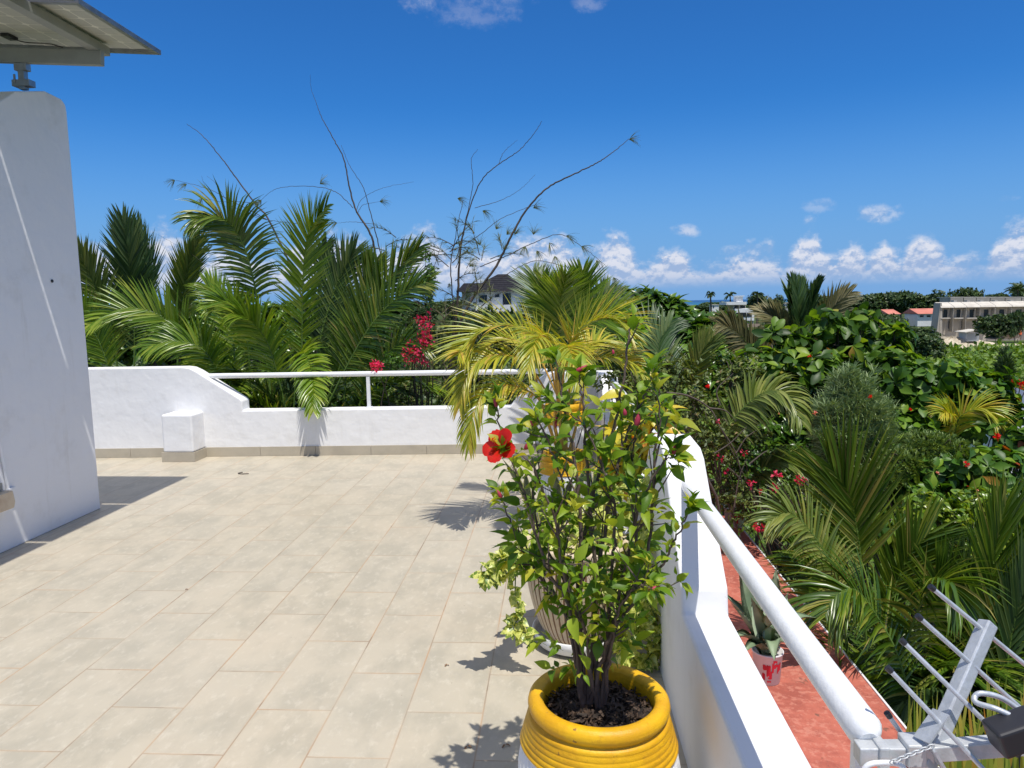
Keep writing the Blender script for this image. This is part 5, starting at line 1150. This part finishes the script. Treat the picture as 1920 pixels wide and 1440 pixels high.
# ================================================================== TV AERIAL
t = thing('tv_aerial', (.60, 1.25, .80), 'aluminium roof aerial with four long rods and a black box clamped to the rail end', 'aerial')
AY = 1.20
m = MB(); a_, b_ = P(1606, 1411, AY), P(1745, 1411, AY); m.bar(a_, b_, .03, .031); q0, q1 = P(1745, 1408, AY), P(1960, 1392, AY); m.bar(q0, q1, .026, .027); m.build('mast_arm', M['gal'], t, bevel=.002)
m = MB(); m.bar(P(1640, 1412, AY), P(1660, 1412, AY), .040, .041); m.build('clamp', M['gal'], t, bevel=.003)
m = MB(); m.bar(P(1692, 1406, AY), P(1728, 1406, AY), .042, .040); m.build('clamp', M['gal'], t, bevel=.003)
m = MB(); m.bar(P(1733, 1440, AY-.01), P(1853, 1168, AY+.12), .024, .024, up=(.3,-1,.2)); m.build('boom', M['aluw'], t, bevel=.003)
m = MB(); m.bar(P(1728, 1388, AY-.016), P(1765, 1335, AY+.005), .003, .034, up=(.3,-1,.2)); m.bar(P(1745, 1400, AY-.03), P(1775, 1450, AY-.03), .03, .004); m.build('bracket_plate', M['aluw'], t)
def rod(x0, y0, x1, y1, Y0, Y1, r_=.0040, cap1=False):
    m = MB(); a_, b_ = P(x0, y0, Y0), P(x1, y1, Y1); m.tube([a_, b_], r_, 12); rd = m.build('element_rod', M['aluw'], t)
    d = norm(b_-a_); m = MB(); m.tube([a_-d*.006, a_+d*.004], r_*1.35, 12)
    if cap1: m.tube([b_-d*.012, b_+d*.006], r_*1.5, 12)
    m.build('end_cap', M['black'], rd)
rod(1748, 1103, 1975, 1290, AY+.11, AY+.11)
rod(1724, 1158, 1985, 1392, AY+.08, AY+.06)
rod(1694, 1204, 1905, 1410, AY+.045, AY-.02, cap1=True)
rod(1668, 1256, 1870, 1470, AY+.01, AY-.03)
rod(1666, 1341, 1702, 1392, AY+.03, AY+.03)
m = MB(); m.tube(spline([P(1915,1352,1.16),(P(1870,1330,1.17)),P(1832,1318,1.19),P(1828,1306,1.2),P(1842,1300,1.2),P(1880,1310,1.2),P(1930,1345,1.19),P(1980,1380,1.18)], 50), .0045, 10); m.build('dipole_loop', M['aluw'], t)
m = MB(); bx = P(1905, 1372, 1.15); m.box(bx, (.075, .05, .045), np.array(Matrix.Rotation(R(-22), 3, 'Y'))); m.build('junction_box', M['black'], t, bevel=.006, seg=3)
m = MB()
pp_ = [P(1658+40*math.cos(a_), 1452+24*math.sin(a_)+2*math.sin(3*a_), 1.17) for a_ in np.linspace(0, 2*math.pi*2, 60)]
m.tube(pp_, .0045, 8); m.build('cable_coil', M['rail'], t)
m = MB(); ca, cb_ = P(1675, 1428, 1.16), P(1745, 1400, 1.16)
for i in range(11):
    f = i/10; c = ca*(1-f)+cb_*f; aa = np.linspace(0, 2*np.pi, 13); d = norm(cb_-ca); s1 = np.array([0, 1, 0]) if i % 2 else np.cross(d, [0, 1.0, 0])
    m.tube([c+d*.006*math.cos(q)+s1*.0034*math.sin(q) for q in aa], .0011, 6, cap=False)
m.build('chain', M['gal'], t)

# ================================================================== small litter on the tiles
m = MB(); c = G(455, 888, .004); m.tube(spline([c+np.array(q) for q in [(.06,.0,0),(.0,-.02,.002),(-.045,.0,.004),(-.03,.03,.004),(-.02,.045,.003)]], 16), .004, 6); tag(m.build('twig', M['twig']), 'small dark curled twig lying on the tiles before the far parapet', 'twig')
t = None
for (x, y, s_, lb) in [(876,1399,.012,'tiny dark dead leaf on the tiles left of the nearest pot'),(948,1396,.012,'tiny brown dead leaf close to the left side of the nearest pot'),(838,1246,.010,'dark crumb on the tiles left of the cream planter saucer'),(350,1104,.007,'red brown speck on the left middle tiles')]:
    c = G(x, y, .006); m = MB(); n_ = 3; d = rand_unit(n_); d[:, 2] *= .2; X, Yv, Z = frames(d, np.repeat([[0, 0, 1.0]], n_, 0)); m.place(LEAF[0], LEAF[1], X, Yv, Z, np.repeat(c[None], n_, 0), np.full(n_, s_*1.6), 0)
    tag(m.build('dead_leaf', M['dry']), lb, 'dead leaf', 'litter on the tiles')

# ================================================================== FAR SCENE
def gp(x, y): 
    return G(x, y, GZ)
# scrub field (uncountable)
m = MB()
def scatter(n, x0, x1, y0, y1, L0, leaf_h=1.2):
    px = rng.uniform(x0, x1, n); d = 1/rng.uniform(1/y1, 1/y0, n) if False else rng.uniform(0, 1, n)
    Yd = y0*(y1/y0)**d
    # x range in photo px mapped at depth
    ang = (px-1042)/F
    X_ = ang*Yd; hmod = np.abs(np.sin(X_*.35+Yd*.21)*np.cos(Yd*.33-X_*.12))
    z = GZ+rng.uniform(0, 1, n)**.6*leaf_h*(.35+hmod)*(1+Yd/140)
    pos = np.stack([X_, Yd, z], 1); s_ = L0*(Yd/40)**.75*rng.uniform(.6, 1.4, n)
    dd = rand_unit(n); dd[:, 2] = np.abs(dd[:, 2])*.8+.1
    X, Yv, Z = frames(dd, rand_unit(n)*.8+np.array([0, 0, 1.0])); m.place(DIAM[0], DIAM[1], X, Yv, Z, pos, s_, 0)
scatter(130000, 1100, 2150, 34, 104, .34, 1.15)
scatter(26000, 1100, 2150, 12, 34, .24, 1.4)
tag(m.build('scrub', M['scrub']), 'bright green overgrown scrub field below the unfinished building', 'scrub', kind='stuff')
m = MB(); scatter(50000, -400, 1100, 14, 150, .34, 1.4); tag(m.build('undergrowth', M['farleaf']), 'dark low undergrowth far behind the palms', 'undergrowth', kind='stuff')

# far tree prototypes
def far_tree(label, seed, wdt, hgt, n_=1500, flat=1.0, name='far_tree'):
    global rng; rng = np.random.default_rng(seed)
    t = thing(name, (0, 0, 0), label, 'tree', 'trees on the skyline'); lobes = []
    for _ in range(9):
        a_ = rng.uniform(0, 6.28); r_ = wdt*rng.uniform(.1, .36); h_ = hgt*rng.uniform(.5, .86)
        lobes.append((np.array([r_*math.cos(a_), r_*math.sin(a_), h_]), (wdt*.24*rng.uniform(.8, 1.3), wdt*.24, hgt*.17*flat*rng.uniform(.8, 1.2))))
    m = MB(); limbs(m, (0, 0, 0), lobes, wdt*.03, fork=.55); m.build('trunk', M['bark'], t)
    m = MB(); pp, dd = blob_points(lobes, n_, .35); rosettes(m, pp, dd+np.array([0, 0, .6]), wdt*.075, DIAM, 5, 60, jit=.5); m.build('crown', M['farleaf'], t)
    return t
protos = [far_tree('a', 11, 10, 9), far_tree('b', 12, 12, 8, flat=.8), far_tree('c', 13, 8, 9.5)]
used = [False]*3
def put_tree(k, x, Y, ztop_px, wpx, label, group='trees on the skyline', yaw=None):
    """x photo column, Y metres away, top at photo row, width in px"""
    top = P(x, ztop_px, Y); h_ = top[2]-GZ; k = k % 3; H0_ = [9*1.0, 8*.98, 9.5*1.0][k]; W0 = [9.6, 11.5, 7.8][k]
    sw = wpx*Y/F/W0; sc = (sw, sw, h_/H0_); loc = (top[0], Y, GZ); rz = rnd.uniform(0, 6.28) if yaw is None else yaw
    if not used[k]:
        used[k] = True; r_ = protos[k]; r_.location = loc; r_.rotation_euler = (0, 0, rz); r_.scale = sc; r_['label'] = label; r_['group'] = group; return r_
    return label_copy(protos[k], loc, rz, sc, label, group)
put_tree(0, 1815, 170, 533, 62, 'lone dark round headed tree standing above the unfinished building', 'trees around the unfinished building')
for i, (x, y, w_, Y, lb) in enumerate([(1640,546,80,230,'wide dark tree on the skyline left of the salmon roofs'),(1700,548,70,225,'dark tree on the skyline above the long salmon roof'),(1745,548,56,220,'dark tree on the skyline just left of the unfinished building'),(1590,552,70,240,'dark tree on the skyline right of the spear fronded coconut'),(1545,556,60,240,'low tree on the skyline behind the spear fronded coconut'),(1455,556,36,240,'small round tree on the skyline right of the white villa'),(1422,548,40,260,'tree on the skyline directly behind the white villa'),(1870,552,40,260,'small flat tree over the roof of the unfinished building'),(1915,534,40,240,'tree at the right edge of the skyline'),
    (1700,606,70,100,'leafy tree hiding the wall below the long salmon roof'),(1680,598,50,120,'shrubby tree between the two salmon roofs'),(1720,620,90,85,'bushy green tree left of the rubble heap'),(1876,584,86,118,'grey green acacia in front of the unfinished building'),(1905,586,30,116,'small bright tree at the right end of the unfinished building')]):
    put_tree(i, x, Y, y, w_, lb, 'trees around the field')
xs = list(range(-260, 1560, 44))
for i, x in enumerate(xs):
    Y = rnd.uniform(180, 420); hz_ = 566-.0166*(x-1042)
    if x > 1230: Y = rnd.uniform(260, 480); y = hz_+rnd.uniform(4, 12)
    else: y = hz_-rnd.uniform(-2, 10)
    put_tree(i, x, Y, y, rnd.uniform(60, 110)*(1 if Y > 250 else 1.1), 'dark tree in the continuous far treeline')
for i, x in enumerate(range(-200, 1150, 110)):
    put_tree(i, x, rnd.uniform(40, 90), rnd.uniform(578, 590), rnd.uniform(120, 170), 'green tree in the middle distance behind the palms', 'middle distance trees')
for i, (x, y, w_, Y) in enumerate([(1260,600,90,110),(1470,590,80,130),(1530,590,90,120),(1590,590,90,110),(1640,590,70,130),(1300,640,100,70),(1500,640,110,80),(1610,640,110,75),(1670,640,80,70),(1560,600,80,160)]):
    put_tree(i, x, Y, y, w_, 'green tree in the middle distance beyond the garden', 'middle distance trees')
for x in (1690, 1930):
    put_tree(x, x, rnd.uniform(260, 300), 566, 60, 'dark tree in the continuous far treeline')
# little skyline palms
def sky_palm(x, y, Y, label, s_=1.0):
    c = P(x, y, Y); t = thing('fan_palm', (c[0], Y, GZ), label, 'palm', 'small palms on the skyline'); m = MB(); m.tube([(c[0], Y, GZ), (c[0]+.3, Y, (GZ+c[2])/2), c], [.3, .2], 8); m.build('trunk', M['trunk'], t)
    for k in range(11):
        a_ = 2*math.pi*k/11+.2; e_ = rnd.uniform(-.3, .9); d = np.array([math.cos(a_)*math.cos(e_), math.sin(a_)*math.cos(e_), math.sin(e_)]); m = MB(); L_ = 2.3*s_
        frond(m, [c, c+d*L_*.5+np.array([0, 0, .25]), c+d*L_+np.array([0, 0, -.5])], .9*s_, n=16, width=.22, N=(0, 0, 1), droop=.2, seg=2, r0=.05); m.build('frond', [M['farleaf'], M['twig']], t)
sky_palm(1332, 553, 200, 'tiny palm left of the white villa, standing on the skyline', .6)
sky_palm(1369, 556, 252, 'palm touching the left side of the white villa roof', 1.0)
sky_palm(1420, 552, 256, 'palm showing over the right side of the white villa', 1.0)
sky_palm(1908, 545, 200, 'palm at the right edge of the skyline above the unfinished building', 1.3)

# ---- buildings
def face_box(t, name, mt, x0, x1, y0, y1, Y, dep, Yoff=0.0, label=None, bevel=0):
    """box whose front face spans the photo columns/rows at distance Y+Yoff"""
    a_, b_ = P(x0, y1, Y+Yoff), P(x1, y0, Y+Yoff); m = MB(); m.box(((a_[0]+b_[0])/2, Y+Yoff+dep/2, (a_[2]+b_[2])/2), (abs(b_[0]-a_[0]), dep, abs(b_[2]-a_[2]))); return m.build(name, M[mt], t, label)
Y = 235
t = thing('villa', (P(1395, 610, Y)[0], Y, GZ), 'white flat roofed modern villa of three levels in the distance', 'house')
face_box(t, 'ground_floor', 'conc', 1379, 1413, 602, 612, Y, 10, .6)
face_box(t, 'upper_floor', 'hwhite', 1378, 1414.5, 578.5, 601.5, Y, 11)
face_box(t, 'window', 'hwin', 1380, 1399, 586, 594.5, Y, .2, -.11); face_box(t, 'window', 'hwin', 1400.5, 1410, 586, 594, Y, .2, -.11)
face_box(t, 'terrace_wall', 'conc', 1374, 1398, 572, 578.4, Y, 8, 1.5); face_box(t, 'window', 'hwin', 1377, 1385, 573, 578, Y, .2, 1.38); face_box(t, 'window', 'hwin', 1388, 1397, 573, 578, Y, .2, 1.38)
face_box(t, 'roof_slab', 'hwhite', 1362, 1400, 566, 571.9, Y, 10, .2)
face_box(t, 'stair_tower', 'hwhite', 1381, 1393, 556, 565.9, Y, 4, 2)
face_box(t, 'roof_slab', 'hwhite', 1378, 1396, 554.2, 555.8, Y, 5, 1.5)
t = thing('garden_wall', (P(1400, 615, 228)[0], 228, GZ), 'low tan wall in front of the distant white villa', 'wall'); face_box(t, 'wall_panel', 'tan', 1372, 1425, 607, 614, 225, .3)
for x0, x1, y0, y1, Y_, lb in [(1270,1290,574,581,300,'tiny white house left of the villa, half hidden by trees'),(1292,1302,573,579,300,'tiny white shed next to the half hidden white house'),(1468,1478,570,576,280,'tiny white roof right of the villa'),(1480,1486,568,576,280,'tiny white wall right of the villa'),(1335,1348,572,577,300,'small white roof just left of the villa')]:
    t = thing('small_house', (P(x0, y1, Y_)[0], Y_, GZ), lb, 'house', 'small white houses among the far trees'); face_box(t, 'wall', 'hwhite', x0, x1, y0, y1+8, Y_, 5); face_box(t, 'roof', 'concl', x0-.5, x1+.5, y0-1, y0-.05, Y_, 5.6, -.3); face_box(t, 'window', 'hwin', x0+2, x0+4, y0+2, y0+5, Y_, .2, -.12)
# white house with dark hipped roof
Y = 105
t = thing('villa', (P(925, 620, Y)[0], Y, GZ), 'white two storey villa with a black hipped roof seen through the casuarina', 'house')
face_box(t, 'wall', 'hwhite', 883, 985, 545, 640, Y, 9)
face_box(t, 'wing_wall', 'concl', 868, 885, 546, 640, Y, 8, .6)
for x0, x1, y0, y1 in [(898,913,553,567),(928,936,552,557),(943,958,550,574),(887,892,567,573)]:
    w_ = face_box(t, 'window', 'hwin', x0, x1, y0, y1, Y, .15, -.08); face_box(t, 'window_sill', 'hwhite', x0-1, x1+1, y1+.2, y1+1.2, Y, .3, -.28)
face_box(t, 'balcony_wall', 'hwhite', 892, 968, 571, 586, Y, .2, -2.2); face_box(t, 'balcony_slab', 'hwhite', 892, 968, 586.2, 588, Y, 2.2, -2.25)
def hip(t, x0, x1, yb_, xa, xb, yt, Y, dep, Yo):
    a_, b_, c_, d_ = P(x0, yb_, Y), P(x1, yb_, Y), P(xa, yt, Y), P(xb, yt, Y); Yf, Yk = Y+Yo, Y+Yo+dep; Ym = (Yf+Yk)/2; z0, z1 = (a_[2]+b_[2])/2, (c_[2]+d_[2])/2
    V = [(a_[0], Yf, z0), (b_[0], Yf, z0), (b_[0], Yk, z0), (a_[0], Yk, z0), (c_[0], Ym-.4, z1), (d_[0], Ym-.4, z1), (d_[0], Ym+.4, z1), (c_[0], Ym+.4, z1)]
    m = MB(); m.add(V, [(0, 1, 5, 4), (1, 2, 6, 5), (2, 3, 7, 6), (3, 0, 4, 7), (4, 5, 6, 7), (3, 2, 1, 0)], 0, False)
    for k in range(1, 8):
        f = k/8; l = np.array(V[0])*(1-f)+np.array(V[4])*f; r_ = np.array(V[1])*(1-f)+np.array(V[5])*f; m.bar(l+[0, -.02, 0], r_+[0, -.02, 0], .05, .05)
    return m.build('roof', M['slate'], t)
hip(t, 872, 992, 546.5, 929, 948, 512, Y, 11, -1); hip(t, 858, 920, 546.8, 866, 900, 530, Y, 8, -1.4)
# salmon roofed rows
for x0, x1, yt, yb_, lb in [(1665,1687,580,589,'short salmon roofed building left of the leafy tree'),(1720,1763,578.5,588.5,'long salmon roofed building next to the unfinished block')]:
    Y = 190; t = thing('low_building', (P(x0, 600, Y)[0], Y, GZ), lb, 'house', 'salmon roofed buildings'); face_box(t, 'wall', 'hwhite', x0, x1, yb_, 612, Y, 7)
    a_, b_ = P(x0-1, yb_, Y), P(x1+1, yb_, Y); zt = P(x0, yt, Y+4)[2]; m = MB(); V = [(a_[0], Y-.6, a_[2]), (b_[0], Y-.6, a_[2]), (b_[0], Y+4, zt), (a_[0], Y+4, zt), (b_[0], Y+8, a_[2]), (a_[0], Y+8, a_[2])]; m.add(V, [(0, 1, 2, 3), (3, 2, 4, 5), (0, 3, 5), (1, 4, 2)], 0, False); m.build('roof', M['pinkroof'], t)
    for q in range(int((x1-x0)/14)+1): face_box(t, 'window', 'hwin', x0+5+q*13, x0+12+q*13, yb_+2.5, yb_+6, Y, .15, -.09)
# unfinished concrete block
Y = 135
t = thing('unfinished_building', (P(1850, 620, Y)[0], Y, GZ), 'unfinished grey concrete block of two storeys with empty doorways', 'building')
bx = [1762, 1787, 1811, 1837, 1865, 1896, 1930, 1966, 2004]
a_ = P(1762, 573, Y); b_ = P(1760, 622, Y)
face_box(t, 'back_wall', 'conc', 1764, 2004, 573, 640, Y, 1, 1.0)
# slanted slab roof edge
zl = P(1764, 577, Y)[2]; zt_ = P(1764, 567.5, Y)[2]
x0_, x1_ = P(1764, 577, Y)[0], P(2010, 577, Y)[0]
for k in range(8):
    xa, xb = P(bx[k], 577, Y)[0], P(bx[k+1], 577, Y)[0]
    m = MB(); m.prism([(Y-.4, zl), (Y+.1, zl), (Y+2.0, zt_), (Y+1.8, zt_+.05), (Y-.2, zl+.25)], 'x', xa+.04, xb-.04); m.build('roof_slab', M['concl'], t)
    # fin wall
    face_box(t, 'fin_wall', 'conc', bx[k]-.8, bx[k]+.8, 577, 622, Y, 1.2, -.2)
    if k < 7:
        dx = (bx[k+1]-bx[k])
        face_box(t, 'doorway_shade_panel', 'hwin', bx[k]+dx*.28, bx[k]+dx*.58, 580.5, 595, Y, .1, .91)  # dark panels on the back wall stand in for shade inside the empty doorways
        face_box(t, 'balcony_slab', 'concl', bx[k]+dx*.1, bx[k]+dx*.82, 595.8, 597.6, Y, 2.2, -.3)
        face_box(t, 'doorway_shade_panel', 'hwin', bx[k]+dx*.66, bx[k]+dx*.88, 602, 616, Y, .1, .91)
        face_box(t, 'upper_wall', 'conc', bx[k]+dx*.0+20, bx[k+1]+19, 558.5, 568, Y, 4, 9)
        face_box(t, 'upper_slab', 'concl', bx[k]+20, bx[k+1]+20, 556.5, 558.3, Y, 5, 9.03)
        face_box(t, 'roof_upstand', 'concl', bx[k]+14+dx*.5, bx[k]+20+dx*.5, 563, 568, Y, 1, 6)
# slanted end wall
m = MB(); p0, p1, p2, p3 = P(1753, 640, Y), P(1766, 640, Y), P(1765, 568, Y), P(1762.5, 568, Y); m.prism([(p[0], p[2]) for p in (p0, p1, p2, p3)], 'y', Y-.2, Y+2.1); m.build('end_wall', M['conc'], t)
# heap, shed, rubble, person
m = MB(); seg = 60; nr_ = 10; cH = P(1785, 632, 126); V = []
for i in range(nr_):
    for j in range(seg):
        f = i/(nr_-1); a_ = 2*math.pi*j/seg; rr_ = (1-f); V.append((cH[0]+9*rr_*math.cos(a_)*(1+.2*math.sin(3*a_)), 126+3.5*rr_*math.sin(a_), GZ+1.6*f+rnd.uniform(0, .5)*(1 if i else 0)))
m.add(V, [(i*seg+j, i*seg+(j+1) % seg, (i+1)*seg+(j+1) % seg, (i+1)*seg+j) for i in range(nr_-1) for j in range(seg)], 0, False)
tag(m.build('rubble_heap', M['sand']), 'pale rubble heap at the foot of the unfinished building', 'rubble', kind='stuff')
m = MB(); m.add([(P(1740, 630, 128)[0], 104, GZ+.02), (P(1990, 630, 128)[0], 104, GZ+.02), (P(1990, 630, 134)[0], 137, GZ+.02), (P(1740, 630, 134)[0], 137, GZ+.02)], [(0, 1, 2, 3)], 0, False); tag(m.build('building_yard', M['sand']), kind='structure')
t = thing('site_shed', (P(1825, 632, 124)[0], 124, GZ), 'small tin shed with a pale slanted roof before the unfinished building', 'shed'); face_box(t, 'wall', 'aluw', 1813, 1836, 624, 640, 124, 2.5)
a_, b_ = P(1810, 624, 123.6), P(1838, 619.5, 123.6); m = MB(); m.prism([(a_[0], a_[2]), (b_[0], b_[2]), (b_[0], b_[2]+.12), (a_[0], a_[2]+.12)], 'y', 123.5, 127); m.build('roof', M['concl'], t)
t = thing('canopy', (P(1890, 636, 116)[0], 116, GZ), 'low brown tarpaulin canopy right of the tin shed', 'canopy'); a_, b_ = P(1866, 636, 116), P(1912, 634, 116); m = MB(); m.prism([(a_[0], a_[2]), (b_[0], b_[2]), (b_[0]-.5, b_[2]+.7), (a_[0]+1.5, a_[2]+.6)], 'y', 116, 119); m.build('cover', M['tan'], t)
for q in (0, 1):
    m = MB(); xx = [a_[0]+.2, b_[0]-.2][q]; m.tube([(xx, 116.2, GZ), (xx, 116.2, a_[2])], .05, 6); m.build('post', M['bark'], t)
# worker
pc = P(1913, 627, 124); pb = np.array([pc[0], 124, pc[2]-.95])
t = thing('person', pb, 'distant person in an orange work vest beside the unfinished building', 'person')
me = bpy.data.meshes.new('body'); J = [(0,0,.95),(0,0,1.2),(0,0,1.42),(0,0,1.52),(0,0,1.66),(.1,0,.9),(.12,0,.5),(.12,.02,.08),(-.1,0,.9),(-.12,.05,.5),(-.12,.08,.08),(.2,0,1.4),(.27,.02,1.12),(.25,-.12,.9),(-.2,0,1.4),(-.27,.02,1.12),(-.25,-.12,.9),(.12,-.14,.04),(-.12,-.08,.04)]
Ed = [(0,1),(1,2),(2,3),(3,4),(0,5),(5,6),(6,7),(0,8),(8,9),(9,10),(2,11),(11,12),(12,13),(2,14),(14,15),(15,16),(7,17),(10,18)]
me.from_pydata(J, Ed, []); o = bpy.data.objects.new('body', me); COL.objects.link(o); o.parent = t; me.materials.append(M['skin'])
sk_ = o.modifiers.new('skin', 'SKIN'); 
lay = me.skin_vertices[0] if me.skin_vertices else None
if lay:
    rr_ = [.14,.15,.16,.06,.1,.09,.07,.045,.09,.07,.045,.06,.045,.03,.06,.045,.03,.035,.035]
    for i, v in enumerate(lay.data): v.radius = (rr_[i], rr_[i])
    lay.data[0].use_root = True
sb = o.modifiers.new('sub', 'SUBSURF'); sb.levels = 1; sb.render_levels = 1
m = MB(); m.lathe([(.19, .92), (.20, 1.1), (.21, 1.3), (.19, 1.45), (.08, 1.5)], pb, 16); m.build('vest', M['orange'], t)
m = MB(); m.lathe([(.10, .86+.78), (.115, 1.70), (.09, 1.78), (.001, 1.81)], pb, 14); m.build('helmet', M['hwhite'], t)
# right edge white house and cypress
t = thing('small_house', (P(1910, 800, 24)[0], 24, GZ), 'white house corner with a pale blue roof at the right edge of the photo', 'house'); face_box(t, 'wall', 'hwhite', 1896, 1990, 765, 900, 24, 4)
a_, b_ = P(1893, 766, 23.6), P(1995, 772, 23.6); m = MB(); m.prism([(23.5, a_[2]), (28.5, a_[2]), (26, a_[2]+.35), ], 'x', a_[0], b_[0]); m.build('roof', M['alu'], t)
face_box(t, 'window', 'hwin', 1908, 1924, 778, 792, 24, .1, -.06)
t = thing('white_gate', (P(1905, 800, 20)[0], 20, GZ), 'white post and gate before the house corner at the right edge', 'gate')
m = MB(); q0 = P(1899, 765, 20); m.box((q0[0], 20, (q0[2]+GZ)/2), (.16, .16, q0[2]-GZ)); m.build('post', M['hwhite'], t); m = MB(); q1 = P(1960, 770, 20)
for zz in np.linspace(.05, 1.2, 6): m.bar((q0[0]+.1, 20, q0[2]-zz), (q1[0], 20, q0[2]-zz), .04, .05)
m.build('rails', M['hwhite'], t)
cx_ = P(1880, 740, 16); lob = [(np.array([cx_[0], 16, z_]), (.17*(1-.05*i), .17, .5)) for i, z_ in enumerate(np.linspace(P(1880, 800, 16)[2], P(1880, 700, 16)[2], 6))]
needle_bush('slim dark columnar cypress near the right edge of the field', lob, 900, 'farleaf', .16, (cx_[0], 16.0, GZ), name='cypress', w_=.012, sp_=.4, per=8, up=2.0)
t = thing('flame_shrub', (P(1908, 800, 9)[0], 9, GZ), 'thin shrub with orange red tips at the right edge', 'shrub'); m = MB()
for x, y in [(1905,716),(1915,712),(1925,725)]: m.tube(spline([P(1903, 850, 9), P(1904, 780, 9), P(x, y, 9)], 12), [.012, .004], 6)
m.build('stems', M['bark'], t); m = MB(); pp, dd = blob_points(px_lobes([(1906,716,9,10,6),(1918,722,9,12,8)]), 40, .1); rosettes(m, pp, dd, .028, LEAFSM, 4, 60); m.build('crown', M['redpetal'], t)
# boat far at sea
c = np.array([ (1602-1042)/F*2600, 2600, -16.0]); t = thing('sailboat', c, 'tiny white sailboat far out on the blue sea', 'boat'); m = MB(); m.prism([(c[0]-5, -16), (c[0]+5, -16), (c[0]+6, -14.4), (c[0]-5.4, -14.4)], 'y', 2599, 2602); m.build('hull', M['hwhite'], t)
m = MB(); m.add([(c[0]-4, 2600, -14), (c[0]+3.4, 2600.2, -14), (c[0]+.2, 2600.1, -2), (c[0]-4, 2600.15, -14), (c[0]+3.4, 2600.35, -14), (c[0]+.2, 2600.25, -2)], [(0, 1, 2), (5, 4, 3), (0, 3, 4, 1), (1, 4, 5, 2), (2, 5, 3, 0)], 0, False); m.build('sail', M['hwhite'], t)
